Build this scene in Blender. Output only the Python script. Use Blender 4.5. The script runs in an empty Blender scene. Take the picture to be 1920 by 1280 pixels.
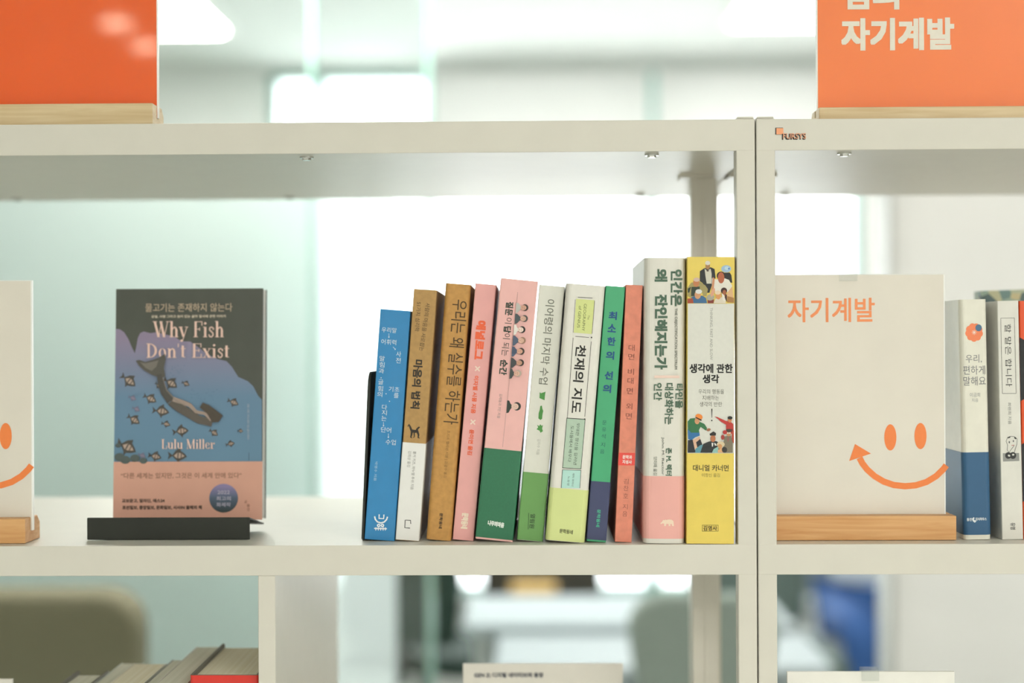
import bpy, bmesh, math, random
from mathutils import Vector, Matrix

random.seed(7)
S = bpy.context.scene
COL = S.collection

# ------------------------------------------------------------------ camera
F = 2667.0                                   # focal length in pixels of the 1920 frame (50 mm)
CAM = Vector((0.0, -1.11, 1.5))
YAW, ROLL = math.radians(0.93), math.radians(0.27)
fwd = Vector((-math.sin(YAW), math.cos(YAW), 0))
r0 = Vector((math.cos(YAW), math.sin(YAW), 0))
up0 = Vector((0, 0, 1))
RGT = r0 * math.cos(ROLL) - up0 * math.sin(ROLL)
UPV = up0 * math.cos(ROLL) + r0 * math.sin(ROLL)
cd = bpy.data.cameras.new('camera')
cam = bpy.data.objects.new('camera', cd)
COL.objects.link(cam)
cd.sensor_width = 36.0
cd.lens = F * 36.0 / 1920.0
cd.clip_start = 0.05
cam.matrix_world = Matrix(((RGT.x, UPV.x, -fwd.x, CAM.x), (RGT.y, UPV.y, -fwd.y, CAM.y), (RGT.z, UPV.z, -fwd.z, CAM.z), (0, 0, 0, 1)))
cd.dof.use_dof = True
cd.dof.focus_distance = 1.115
cd.dof.aperture_fstop = 2.2
S.camera = cam

# ------------------------------------------------------------------ world, exposure
W = bpy.data.worlds.new('overcast_sky')
S.world = W
W.use_nodes = True
W.node_tree.nodes['Background'].inputs[0].default_value = (0.98, 1.0, 1.0, 1)
W.node_tree.nodes['Background'].inputs[1].default_value = 5.5
S.view_settings.view_transform = 'Standard'
S.view_settings.look = 'None'
S.view_settings.exposure = 0.0
S.view_settings.gamma = 1.0
S.cycles.use_denoising = True
S.cycles.max_bounces = 10
S.cycles.transparent_max_bounces = 16
LAMP = 23.8        # radiance of the ceiling light panels, visible and added
SPOT = 40.0       # radiance of the small downlights

def at(px, py, Y):
    d = fwd + RGT * ((px - 960) / F) + UPV * ((640 - py) / F)
    return CAM + d * ((Y - CAM.y) / d.y)
def atz(px, py, Z):
    d = fwd + RGT * ((px - 960) / F) + UPV * ((640 - py) / F)
    return CAM + d * ((Z - CAM.z) / d.z)

# ------------------------------------------------------------------ materials
def lin(c):
    c = c / 255.0
    return c / 12.92 if c <= 0.04045 else ((c + 0.055) / 1.055) ** 2.4
def rgb(h):
    h = h.lstrip('#')
    if len(h) == 3: h = ''.join(c * 2 for c in h)
    return tuple(lin(int(h[i:i + 2], 16)) for i in (0, 2, 4)) + (1.0,)
MATS = {}
def mat(hexc, rough=0.5, vary=0.04, scale=60.0, metal=0.0, coat=0.0, bump=0.0, emit=0.0, trans=0.0):
    """plain surface: base colour with a little procedural mottling"""
    key = (hexc, rough, vary, scale, metal, coat, bump, emit, trans)
    if key in MATS: return MATS[key]
    m = bpy.data.materials.new('surface_' + hexc.lstrip('#'))
    m.use_nodes = True
    nt = m.node_tree
    b = nt.nodes['Principled BSDF']
    c = rgb(hexc)
    tc = nt.nodes.new('ShaderNodeTexCoord')
    n = nt.nodes.new('ShaderNodeTexNoise')
    n.inputs['Scale'].default_value = scale
    n.inputs['Detail'].default_value = 4
    nt.links.new(tc.outputs['Object'], n.inputs['Vector'])
    r = nt.nodes.new('ShaderNodeValToRGB')
    r.color_ramp.elements[0].position = 0.3
    r.color_ramp.elements[1].position = 0.7
    r.color_ramp.elements[0].color = tuple(x * (1 - vary) for x in c[:3]) + (1,)
    r.color_ramp.elements[1].color = tuple(min(1, x * (1 + vary)) for x in c[:3]) + (1,)
    nt.links.new(n.outputs['Fac'], r.inputs['Fac'])
    nt.links.new(r.outputs['Color'], b.inputs['Base Color'])
    b.inputs['Roughness'].default_value = rough
    b.inputs['Metallic'].default_value = metal
    b.inputs['Coat Weight'].default_value = coat
    b.inputs['Coat Roughness'].default_value = 0.04
    if trans: b.inputs['Transmission Weight'].default_value = trans
    if emit:
        b.inputs['Emission Color'].default_value = c
        b.inputs['Emission Strength'].default_value = emit
    if bump:
        bp = nt.nodes.new('ShaderNodeBump')
        bp.inputs['Strength'].default_value = bump
        bp.inputs['Distance'].default_value = 0.001
        nt.links.new(n.outputs['Fac'], bp.inputs['Height'])
        nt.links.new(bp.outputs['Normal'], b.inputs['Normal'])
    MATS[key] = m
    return m
def ink(hexc): return mat(hexc, 0.55, 0.02, 300)
def streak_mat(name, c1, c2, sc, rough, wscale=0.0, detail=6):
    m = bpy.data.materials.new(name); m.use_nodes = True
    nt = m.node_tree; b = nt.nodes['Principled BSDF']
    tc = nt.nodes.new('ShaderNodeTexCoord'); mp = nt.nodes.new('ShaderNodeMapping')
    mp.inputs['Scale'].default_value = sc
    n = nt.nodes.new('ShaderNodeTexNoise'); n.inputs['Scale'].default_value = 1.0
    n.inputs['Detail'].default_value = detail; n.inputs['Distortion'].default_value = wscale
    r = nt.nodes.new('ShaderNodeValToRGB')
    r.color_ramp.elements[0].position = 0.32; r.color_ramp.elements[1].position = 0.68
    r.color_ramp.elements[0].color = rgb(c1); r.color_ramp.elements[1].color = rgb(c2)
    nt.links.new(tc.outputs['Object'], mp.inputs['Vector']); nt.links.new(mp.outputs['Vector'], n.inputs['Vector'])
    nt.links.new(n.outputs['Fac'], r.inputs['Fac']); nt.links.new(r.outputs['Color'], b.inputs['Base Color'])
    b.inputs['Roughness'].default_value = rough
    return m
def two_tone(name, c1, c2, axis, lo, hi, rough=0.5, c0=None, mid=0.5):
    """printed colour gradient along one local axis (a printed design)"""
    m = bpy.data.materials.new(name); m.use_nodes = True
    nt = m.node_tree; b = nt.nodes['Principled BSDF']
    tc = nt.nodes.new('ShaderNodeTexCoord'); sp = nt.nodes.new('ShaderNodeSeparateXYZ')
    mr = nt.nodes.new('ShaderNodeMapRange')
    mr.inputs['From Min'].default_value = lo; mr.inputs['From Max'].default_value = hi
    r = nt.nodes.new('ShaderNodeValToRGB')
    r.color_ramp.elements[0].color = rgb(c1); r.color_ramp.elements[1].color = rgb(c2)
    if c0:
        e = r.color_ramp.elements.new(mid); e.color = rgb(c0)
    nt.links.new(tc.outputs['Object'], sp.inputs[0]); nt.links.new(sp.outputs[axis], mr.inputs['Value'])
    nt.links.new(mr.outputs[0], r.inputs['Fac']); nt.links.new(r.outputs['Color'], b.inputs['Base Color'])
    b.inputs['Roughness'].default_value = rough
    return m
def glass_mat(name, tint, refl=0.08):
    m = bpy.data.materials.new(name); m.use_nodes = True
    nt = m.node_tree; nt.nodes.clear()
    o = nt.nodes.new('ShaderNodeOutputMaterial'); t = nt.nodes.new('ShaderNodeBsdfTransparent')
    g = nt.nodes.new('ShaderNodeBsdfGlossy'); g.inputs['Roughness'].default_value = 0.02
    t.inputs['Color'].default_value = rgb(tint)
    mx = nt.nodes.new('ShaderNodeMixShader'); mx.inputs[0].default_value = refl
    nt.links.new(t.outputs[0], mx.inputs[1]); nt.links.new(g.outputs[0], mx.inputs[2]); nt.links.new(mx.outputs[0], o.inputs[0])
    return m
def film_mat(name, tint_t, tint_d, fac, clear=0.0, frost=0.0, spread=0.45):
    m = bpy.data.materials.new(name); m.use_nodes = True
    nt = m.node_tree; nt.nodes.clear()
    o = nt.nodes.new('ShaderNodeOutputMaterial'); t = nt.nodes.new('ShaderNodeBsdfTranslucent')
    d = nt.nodes.new('ShaderNodeBsdfDiffuse')
    t.inputs['Color'].default_value = rgb(tint_t); d.inputs['Color'].default_value = rgb(tint_d)
    mx = nt.nodes.new('ShaderNodeMixShader'); mx.inputs[0].default_value = fac
    nt.links.new(d.outputs[0], mx.inputs[1]); nt.links.new(t.outputs[0], mx.inputs[2])
    last = mx
    if clear:
        tr = nt.nodes.new('ShaderNodeBsdfTransparent'); tr.inputs['Color'].default_value = rgb(tint_t)
        m2 = nt.nodes.new('ShaderNodeMixShader'); m2.inputs[0].default_value = clear
        nt.links.new(mx.outputs[0], m2.inputs[1]); nt.links.new(tr.outputs[0], m2.inputs[2]); last = m2
    if frost:
        gl = nt.nodes.new('ShaderNodeBsdfGlass'); gl.inputs['Roughness'].default_value = spread; gl.inputs['IOR'].default_value = 1.25
        gl.inputs['Color'].default_value = rgb(tint_t)
        m3 = nt.nodes.new('ShaderNodeMixShader'); m3.inputs[0].default_value = frost
        nt.links.new(last.outputs[0], m3.inputs[1]); nt.links.new(gl.outputs[0], m3.inputs[2]); last = m3
    nt.links.new(last.outputs[0], o.inputs[0])
    return m
def emit_mat(name, col, k):
    m = bpy.data.materials.new(name); m.use_nodes = True
    nt = m.node_tree; nt.nodes.clear()
    o = nt.nodes.new('ShaderNodeOutputMaterial'); e = nt.nodes.new('ShaderNodeEmission')
    e.inputs[0].default_value = rgb(col); e.inputs[1].default_value = k
    nt.links.new(e.outputs[0], o.inputs[0])
    return m

# ------------------------------------------------------------------ mesh builder
class MB:
    def __init__(s): s.v = []; s.f = []; s.m = []
    def add(s, vs, fs, mi=0):
        k = len(s.v); s.v += [tuple(v) for v in vs]
        for f in fs: s.f.append([i + k for i in f]); s.m.append(mi)
        return s
    def box(s, x0, x1, y0, y1, z0, z1, mi=0):
        v = [(x0, y0, z0), (x1, y0, z0), (x1, y1, z0), (x0, y1, z0), (x0, y0, z1), (x1, y0, z1), (x1, y1, z1), (x0, y1, z1)]
        return s.add(v, [(0, 3, 2, 1), (4, 5, 6, 7), (0, 1, 5, 4), (1, 2, 6, 5), (2, 3, 7, 6), (3, 0, 4, 7)], mi)
    def prism(s, poly, axis, a, b, mi=0, caps=True):
        """poly: 2-D outline, extruded along an axis between a and b"""
        n = len(poly)
        def p(u, w, t):
            return {'x': (t, u, w), 'y': (u, t, w), 'z': (u, w, t)}[axis]
        v = [p(u, w, a) for u, w in poly] + [p(u, w, b) for u, w in poly]
        f = [(i, (i + 1) % n, n + (i + 1) % n, n + i) for i in range(n)]
        if caps: f += [tuple(range(n))[::-1], tuple(range(n, 2 * n))]
        return s.add(v, f, mi)
    def cyl(s, c, r, h, axis='z', n=24, mi=0, r2=None):
        r2 = r if r2 is None else r2
        v = []
        for k, (rr, t) in enumerate(((r, 0), (r2, h))):
            for i in range(n):
                a = 2 * math.pi * i / n
                u, w = rr * math.cos(a), rr * math.sin(a)
                q = {'z': (u, w, t), 'y': (u, t, w), 'x': (t, u, w)}[axis]
                v.append((c[0] + q[0], c[1] + q[1], c[2] + q[2]))
        f = [(i, (i + 1) % n, n + (i + 1) % n, n + i) for i in range(n)] + [tuple(range(n))[::-1], tuple(range(n, 2 * n))]
        return s.add(v, f, mi)
    def tube(s, p, q, r, n=12, mi=0, r2=None):
        p, q = Vector(p), Vector(q); d = (q - p)
        rot = d.to_track_quat('Z', 'Y').to_matrix()
        r2 = r if r2 is None else r2
        v = []
        for rr, c in ((r, p), (r2, q)):
            for i in range(n):
                a = 2 * math.pi * i / n
                v.append(c + rot @ Vector((rr * math.cos(a), rr * math.sin(a), 0)))
        f = [(i, (i + 1) % n, n + (i + 1) % n, n + i) for i in range(n)] + [tuple(range(n))[::-1], tuple(range(n, 2 * n))]
        return s.add(v, f, mi)
    def build(s, name, mats, parent=None, bevel=0.0, seg=2, smooth=False, loc=None):
        me = bpy.data.meshes.new(name)
        me.from_pydata(s.v, [], s.f)
        for m in (mats if isinstance(mats, (list, tuple)) else [mats]): me.materials.append(m)
        me.polygons.foreach_set('material_index', s.m)
        bm = bmesh.new(); bm.from_mesh(me); bmesh.ops.recalc_face_normals(bm, faces=bm.faces); bm.to_mesh(me); bm.free()
        if smooth:
            me.polygons.foreach_set('use_smooth', [True] * len(me.polygons))
        me.update()
        o = bpy.data.objects.new(name, me); COL.objects.link(o)
        if parent: o.parent = parent
        if loc: o.location = loc
        if bevel:
            b = o.modifiers.new('bevel', 'BEVEL'); b.width = bevel; b.segments = seg; b.limit_method = 'ANGLE'
        return o
def arc(cx, cy, r, a0, a1, n=5):
    return [(cx + r * math.cos(math.radians(a0 + (a1 - a0) * i / n)), cy + r * math.sin(math.radians(a0 + (a1 - a0) * i / n))) for i in range(n + 1)]
def tag(o, label, cat, group=None, kind=None):
    if label: o['label'] = label
    if cat: o['category'] = cat
    if group: o['group'] = group
    if kind: o['kind'] = kind
    return o
def struct(o, label=None):
    o['kind'] = 'structure'
    if label: o['label'] = label
    return o
def thing(name, label, cat, M=None, loc=None, group=None):
    o = bpy.data.objects.new(name, None); COL.objects.link(o)
    o.empty_display_size = 0.05
    if M is not None: o.matrix_world = M
    if loc is not None: o.location = loc
    return tag(o, label, cat, group)

# ------------------------------------------------------------------ lettering
TXT = {}
def glyphs(body):
    """flat outline of a line of lettering, normalised to a unit box centred on 0"""
    if body in TXT: return TXT[body]
    c = bpy.data.curves.new('lettering', 'FONT'); c.body = body; c.size = 1; c.resolution_u = 3
    o = bpy.data.objects.new('lettering', c); COL.objects.link(o)
    dg = bpy.context.evaluated_depsgraph_get()
    ev = o.evaluated_get(dg); me = ev.to_mesh()
    v = [(p.co.x, p.co.y) for p in me.vertices]; f = [tuple(q.vertices) for q in me.polygons]
    ev.to_mesh_clear()
    bpy.data.objects.remove(o); bpy.data.curves.remove(c)
    xs = [p[0] for p in v]; ys = [p[1] for p in v]
    x0, x1, y0, y1 = min(xs), max(xs), min(ys), max(ys)
    v = [((x - (x0 + x1) / 2) / (x1 - x0), (y - (y0 + y1) / 2) / max(1e-6, y1 - y0)) for x, y in v]
    TXT[body] = (v, f)
    return TXT[body]

class Print:
    """collects flat printed shapes given in photo pixels on the front (local y=0) face of a thing"""
    def __init__(s, M, base=0.00012):
        s.M = M; s.I = M.inverted(); s.mb = MB(); s.cols = []; s.base = base
        s.c = s.I @ CAM
        s.lay = 0
    def loc(s, px, py):
        d = fwd + RGT * ((px - 960) / F) + UPV * ((640 - py) / F)
        d = s.I.to_3x3() @ d
        q = s.c + d * (-s.c.y / d.y)
        return (q.x, q.z)
    def mi(s, col):
        if col not in s.cols: s.cols.append(col)
        return s.cols.index(col)
    def y(s):
        s.lay += 1
        return -(s.base + 0.000012 * s.lay)
    def lpoly(s, pts, col):
        y = s.y(); s.mb.add([(x, y, z) for x, z in pts], [tuple(range(len(pts)))], s.mi(col)); return s
    def poly(s, pts, col): return s.lpoly([s.loc(*p) for p in pts], col)
    def rect(s, x0, y0, x1, y1, col): return s.poly([(x0, y0), (x1, y0), (x1, y1), (x0, y1)], col)
    def ell(s, cx, cy, rx, ry, col, rot=0, n=28, a0=0, a1=360):
        pts = []
        R = math.radians(rot)
        for i in range(n + (a1 - a0 != 360)):
            a = math.radians(a0 + (a1 - a0) * i / n)
            u, v = rx * math.cos(a), ry * math.sin(a)
            pts.append((cx + u * math.cos(R) - v * math.sin(R), cy + u * math.sin(R) + v * math.cos(R)))
        return s.poly(pts, col)
    def line(s, pts, w, col, w2=None):
        """stroke of width w px (tapering to w2) through points"""
        w2 = w if w2 is None else w2
        L, R = [], []
        n = len(pts)
        for i, (x, y) in enumerate(pts):
            a = pts[max(0, i - 1)]; b = pts[min(n - 1, i + 1)]
            dx, dy = b[0] - a[0], b[1] - a[1]; k = math.hypot(dx, dy) or 1
            ww = (w + (w2 - w) * i / max(1, n - 1)) / 2
            L.append((x - dy / k * ww, y + dx / k * ww)); R.append((x + dy / k * ww, y - dx / k * ww))
        yy = s.y(); P = [s.loc(*p) for p in L + R]
        s.mb.add([(x, yy, z) for x, z in P], [(i, i + 1, n + i + 1, n + i) for i in range(n - 1)], s.mi(col)); return s
    def text(s, px, py, ln, h, body, col, rot='r', bold=0.0, turn=0.0):
        v, f = glyphs(body)
        cx, cz = s.loc(px, py)
        a = s.loc(px + 10, py); k = math.hypot(a[0] - cx, a[1] - cz) / 10
        R = math.radians(turn)
        offs = [(0, 0)] if not bold else [(-bold, -bold), (bold, bold), (-bold, bold), (bold, -bold), (0, 0)] + ([(-bold, 0), (bold, 0), (0, -bold), (0, bold)] if bold > 1.5 else [])
        for ox, oz in offs:
            yy = s.y(); out = []
            for gx, gy in v:
                u = gx * (ln - 2 * bold) + ox; w = gy * (h - 2 * bold) + oz
                if rot == 'r': u, w = w, -u
                u, w = u * math.cos(R) - w * math.sin(R), u * math.sin(R) + w * math.cos(R)
                out.append((cx + u * k, yy, cz + w * k))
            s.mb.add(out, f, s.mi(col))
        return s
    def col(s, pts, size, chars, colr, bold=0.0, w=None):
        for (x, y), ch in zip(pts, chars): s.text(x, y, w or size, size, ch, colr, 'u', bold)
        return s
    def done(s, name, parent, rough=None, mats=None):
        return s.mb.build(name, mats or [ink(c) if isinstance(c, str) else c for c in s.cols], parent)

# ------------------------------------------------------------------ measured planes
zl1 = at(960, 1021.3, 0).z        # top of the middle shelf
zl0 = at(960, 1078, 0).z
zt1 = at(960, 226.8, 0).z         # top of the upper shelf
zt0 = at(960, 285.5, 0).z
SEAM = at(1418.5, 640, 0).x
DEP = 0.354

# ================================================================== the room
CEIL = 2.6
YB = 4.5                          # back wall with the windows
M_wall = mat('#f1f1ee', 0.7, 0.02, 8)
M_ceil = mat('#eceee9', 0.8, 0.02, 8)
struct(MB().box(-3.2, 3.2, -6, YB + 0.2, -0.1, 0).build('floor', streak_mat('floor_tiles', '#bcc2bd', '#cbd0cb', (1.3, 1.3, 1.3), 0.35)), 'pale grey office floor')
struct(MB().box(-3.2, 3.2, -6, YB + 0.2, CEIL, CEIL + 0.1).build('ceiling', M_ceil), 'white office ceiling')
struct(MB().box(-3.2, -3.0, -6, YB + 0.2, 0, CEIL).build('wall_left', M_wall))
struct(MB().box(-3.0, 3.0, -6.2, -6, 0, CEIL).build('wall_front', M_wall))
struct(MB().box(3.0, 3.2, -6, YB + 0.2, 0, CEIL).build('wall_right', M_wall))
xw = [at(p, 120, YB).x for p in (503, 590, 805, 1222, 1615)]
ZS, ZH = 0.5, at(960, 131, YB).z
b = MB()
b.box(-3.0, xw[0], YB, YB + 0.2, 0, CEIL).box(xw[4], 3.0, YB, YB + 0.2, 0, CEIL).box(xw[0], xw[4], YB, YB + 0.2, 0, ZS).box(xw[0], xw[4], YB, YB + 0.2, ZH, CEIL)
struct(b.build('wall_back', M_wall), 'white back wall around the bright windows')
M_frame = mat('#7fa79d', 0.4, 0.03)
M_pane = glass_mat('window_glass', '#fafcfc', 0.04)
for i in range(4):
    x0, x1 = xw[i], xw[i + 1]
    w = 0.028
    f = MB().box(x0, x0 + w, YB + 0.02, YB + 0.09, ZS, ZH).box(x1 - w, x1, YB + 0.02, YB + 0.09, ZS, ZH)
    f.box(x0 + w, x1 - w, YB + 0.02, YB + 0.09, ZS, ZS + w).box(x0 + w, x1 - w, YB + 0.02, YB + 0.09, ZH - w, ZH)
    o = struct(f.build('window_%d' % (i + 1), M_frame))
    MB().box(x0 + w, x1 - w, YB + 0.05, YB + 0.056, ZS + w, ZH - w).build('pane', M_pane, o)
struct(MB().box(xw[0] - 0.02, xw[4] + 0.02, YB - 0.06, YB + 0.02, ZS - 0.03, ZS).build('trim_1', mat('#dfe3df', 0.5)))
# roller blinds half drawn over the two right windows
M_blind = film_mat('blind_fabric', '#f2f1ef', '#ecebe8', 0.3)
zb = at(960, 318, YB - 0.08).z
for i, nm in ((2, 'wide white roller blind half drawn over the middle window'), (3, 'white roller blind half drawn over the window nearest the white wall panel')):
    r = thing('roller_blind', nm, 'blind', loc=((xw[i] + xw[i + 1]) / 2, YB - 0.04, ZH))
    hw = (xw[i + 1] - xw[i]) / 2 - 0.02
    hw += .017
    MB().cyl((-hw, 0, 0.0), 0.022, 2 * hw, 'x', 20).build('roller_tube', mat('#dcdfda', 0.5), r)
    MB().box(-hw + .01, hw - .01, -0.004, -0.003, zb - ZH, 0).build('fabric', M_blind, r)
    MB().box(-hw + .01, hw - .01, -0.01, 0.003, zb - ZH - 0.02, zb - ZH).build('bottom_bar', mat('#d5d8d4', 0.4), r)
# white partition on the right
xp = at(1676, 640, 1.95).x
struct(MB().box(xp, 3.0, 1.95, 2.05, 0, CEIL).build('wall_partition', mat('#eeeeec', 0.6, 0.02, 6)), 'white wall panel behind the right bookshelf')
struct(MB().box(xp - 0.012, xp, 1.945, 2.055, 0, CEIL).build('panel_side_shade', mat('#bdbfbb', 0.45)))  # shade of the panel's side face, put into this strip's grey

# glass partition behind the left shelf: two tall panes with frosted film on their lower band
YG = 2.1
g = thing('glass_partition', 'tall pale green glass partition with frosted lower band behind the left bookshelf', 'glass partition', loc=(at(300, 640, YG).x, YG, 0))
gx = lambda p: at(p, 640, YG).x - g.location.x
M_gl = glass_mat('partition_glass', '#f8fbfa', 0.05)
M_film = film_mat('frosted_film', '#d9e4e1', '#d4dfdc', 0.3, 0.0, 0.42, 0.42)
M_film2 = film_mat('pale_frosted_film', '#f8fbfb', '#f2f6f5', 0.7, 0.55)
M_edge = mat('#9cc4b8', 0.15, 0.03, coat=0.5)
zf = at(960, 300, YG).z
MB().box(gx(-500), gx(584), -0.006, 0.006, 0.0, CEIL).build('glass_pane', M_gl, g)
MB().box(gx(592), gx(800), -0.006, 0.006, 0.0, CEIL).build('glass_pane', M_gl, g)
MB().box(gx(-500), gx(584), -0.0085, -0.0065, 0.0, zf).build('frosted_film', M_film, g)
MB().box(gx(592), gx(742), -0.0085, -0.0065, 0.0, zf).build('frosted_film', M_film2, g)
MB().box(gx(584), gx(592), -0.012, 0.012, 0.0, CEIL).build('seam_strip', M_edge, g)
MB().box(gx(800), gx(812), -0.02, 0.02, 0.0, CEIL).build('edge_strip', M_edge, g)

# ceiling lights: two in view, the other panels added as unseen fill
def panel(x0, x1, y0, y1, label, group=None, lamp=None):
    r = thing('ceiling_light', label, 'ceiling light', loc=((x0 + x1) / 2, (y0 + y1) / 2, CEIL), group=group)
    hx, hy = (x1 - x0) / 2, (y1 - y0) / 2
    t = 0.02
    MB().box(-hx, hx, -hy, -hy + t, -.035, 0).box(-hx, hx, hy - t, hy, -.035, 0).box(-hx, -hx + t, -hy + t, hy - t, -.035, 0).box(hx - t, hx, -hy + t, hy - t, -.035, 0).build('frame', mat('#f0f0ec', .5), r)
    rc = .05; q = lambda sx, sy, a: arc(sx * (hx - t - rc), sy * (hy - t - rc), rc, a, a + 90, 6)
    MB().prism(q(1, 1, 0) + q(-1, 1, 90) + q(-1, -1, 180) + q(1, -1, 270), 'z', -.038, -.012).build('diffuser', lamp or M_lamp, r)
M_lamp = emit_mat('lamp_diffuser', '#fffbf5', LAMP)
yl = lambda py: (CEIL - CAM.z) / ((641 - py) / F) + CAM.y
y0 = yl(42)
def ceil_x(px, py): return atz(px, py, CEIL).x
panel(ceil_x(232, 42), ceil_x(437, 42), y0 - 0.62, y0, 'rectangular ceiling light beside the left orange sign')
y1 = yl(36)
panel(ceil_x(1350, 36), ceil_x(1620, 36), y1 - 0.62, y1, 'rectangular ceiling light partly behind the right orange sign')
for x, y in ((0.2, -3.5), (1.5, -2.4), (0.45, -4.9), (2.5, -3.3)):  # unseen panels added behind the camera to light the shelf fronts
    panel(x - 0.45, x + 0.45, y - 0.3, y + 0.3, 'added unseen fill panel over the aisle, brightening the shelf fronts', 'added fill panels over the aisle')
M_fill = emit_mat('wall_fill_diffuser', '#fffaf2', LAMP * 0.22)
panel(-1.0, -.25, 1.55, 1.85, 'added unseen fill panel above the chair, brightening the frosted glass', None, emit_mat('film_fill_diffuser', '#fffbf5', LAMP * 2.35))  # unseen lamp added so the film brightens towards its top
for x in (1.35,):  # unseen lamp added to brighten the white wall panel
    panel(x - 0.45, x + 0.45, 0.75, 1.35, 'added unseen fill panel brightening the white wall panel', None, M_fill)
# small downlights whose reflections show in the glossy orange sign
M_spot = emit_mat('downlight_lens', '#ffe9cf', SPOT)
YM = 0.03
for px, py in ((220, 43), (275, 86)):
    d = fwd + RGT * ((px - 960) / F) + UPV * ((640 - py) / F)
    q = at(px, py, YM); d = Vector((d.x, -d.y, d.z)); k = (CEIL - .01 - q.z) / d.z; p = q + d * k
    r = thing('downlight', 'small round recessed ceiling downlight reflected in the left orange sign', 'ceiling light', loc=(p.x, p.y, CEIL), group='aisle downlights')
    MB().cyl((0, 0, -.012), .065, .012).build('trim_ring', mat('#e8e8e4', .4), r)
    MB().cyl((0, 0, -.016), .05, .006).build('lens', M_spot, r)

# ================================================================== the two shelf units
M_shelf = mat('#d7d3c7', 0.36, 0.015, 40)
M_shelf.node_tree.nodes['Principled BSDF'].inputs['Specular IOR Level'].default_value = 0.36
M_dark = mat('#23261f', 0.6)
M_chrome = mat('#c9cac6', 0.22, 0.02, metal=1.0)
PW = 0.0146                                   # post width
levels = [zt1, zl1, 1.012, 0.70, 0.38, 0.09]
def unit(label, x0, x1, divider=None):
    r = thing('bookshelf', label, 'bookshelf', loc=((x0 + x1) / 2, 0, 0))
    ox = -(x0 + x1) / 2
    for k, z in enumerate(levels):
        th = (zt1 - zt0) if k == 0 else (zl1 - zl0)
        MB().box(x0 + .0004 + ox, x1 - .0004 + ox, -0.00012, DEP - .0005, z - th, z).build('shelf_board', M_shelf, r, 0.0005)
    for x in (x0, x1 - PW):
        for y in (0.0, DEP - 0.015):
            MB().box(x + ox, x + PW + ox, y, y + 0.015, 0, zt1 + 0.0006).box(x + ox + .0008, x + PW + ox - .0008, y + .0008, y + .0142, zt1 + 0.0006, zt1 + 0.0022).build('post', M_shelf, r, 0.0010)
        # support post standing behind the front post, with its mounting plate
        s = 1 if x == x0 else -1
        xc = (at(1320, 640, 0.167).x if s < 0 else 0)
        d = SEAM - at(1320, 640, 0.167).x
        xc = x1 - d if s < 0 else x0 + d
        for za, zb2 in ((zl1, zt0), (levels[2], zl0)):
            p = MB().box(xc - .0112 + ox, xc + .0112 + ox, 0.160, 0.178, za, zb2 - 0.003).box(xc - .0012 + ox, xc + .0012 + ox, 0.1594, 0.160, za, zb2 - .003).build('support_post', M_shelf, r, 0.001)
            MB().box(xc - .021 + ox, xc + d - PW + ox if s < 0 else xc + .021 + ox, 0.152, 0.186, zb2 - 0.003, zb2).build('mounting_plate', M_shelf, p)
    if divider:
        MB().box(divider[0] + ox, divider[1] + ox, 0.001, DEP - .001, levels[2], zl0).build('divider_panel', M_shelf, r, 0.0008)
    return r
XL, XR = SEAM - 0.90, SEAM + 0.90
dv = (at(483.5, 1180, 0).x, at(516, 1180, 0).x)
left = unit('white metal bookshelf holding the leaning row of books and the fish book', XL, SEAM - 0.0005, dv)
right = unit('white metal bookshelf with the small orange square emblem on its top rail', SEAM + 0.0005, XR)
def bolt(unit_o, px, py, yy):
    p = at(px, py, yy); p.z = zt0
    o = MB().cyl((0, 0, -.0014), .0056, .0014, n=20).cyl((0, 0, -.003), .0036, .0016, n=6).build('bolt', M_chrome, unit_o)
    o.location = (p.x - unit_o.location.x, yy, p.z)
for px, py, yy in ((575, 293, .018), (1222, 290, .016), (32, 370, .325), (543, 366, .325), (1200, 363, .325)): bolt(left, px, py, yy)
for px, py, yy in ((1583, 288, .016), (1472, 359, .325)): bolt(right, px, py, yy)
# emblem and lettering on the right unit's top rail
P = Print(Matrix.Translation(right.location), .0004)
P.rect(1453.5, 239.5, 1468, 252.5, '#2a201c').rect(1455.5, 240.3, 1468.6, 252, '#f3a678')
P.text(1488.2, 256.3, 44.5, 11.6, 'FURSYS', '#1d1714', 'u', 0.55)  # dark offset copy painted as the lettering's shadow
P.text(1489.6, 255.0, 43, 10.6, 'FURSYS', '#e9a883', 'u', 0.12)
P.done('emblem', right)['label'] = 'small orange square emblem with lettering'

# ================================================================== upright books
PAGE = streak_mat('page_block', '#e6dcbd', '#f3ecd6', (900, 2, 2), 0.8)
KRAFT = lambda c: mat(c, 0.6, 0.10, 240, bump=0.15)
def shell(t, d, r, th, out=0.0, bulge=0.0):
    """cross-section of a cover wrapped round spine and both boards (x across, y into the shelf)"""
    h = t / 2 + out
    def curve(h, f, r, d):
        pts = [(-h, d)] + arc(-h + r, f + r, r, 180, 270) 
        if bulge: pts += [(-h + r + (2 * h - 2 * r) * i / 6, f - bulge * math.sin(math.pi * i / 6)) for i in range(1, 6)]
        return pts + arc(h - r, f + r, r, 270, 360) + [(h, d)]
    return curve(h, -out, r + out, d) + curve(h - th, th - out, max(.0004, r - th), d)[::-1]
class Book: pass
def opened(k, mb):
    """lets the right board of a book stand a little open towards its lower rear corner"""
    mb.v = [(x + (k.flare * (1 - z / k.h) if x > 0 and y > .05 else 0), y, z + (k.flare * .14 * (1 - z / k.h) if x > 0 and y > .05 else 0)) for x, y, z in mb.v]
    return mb
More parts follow.
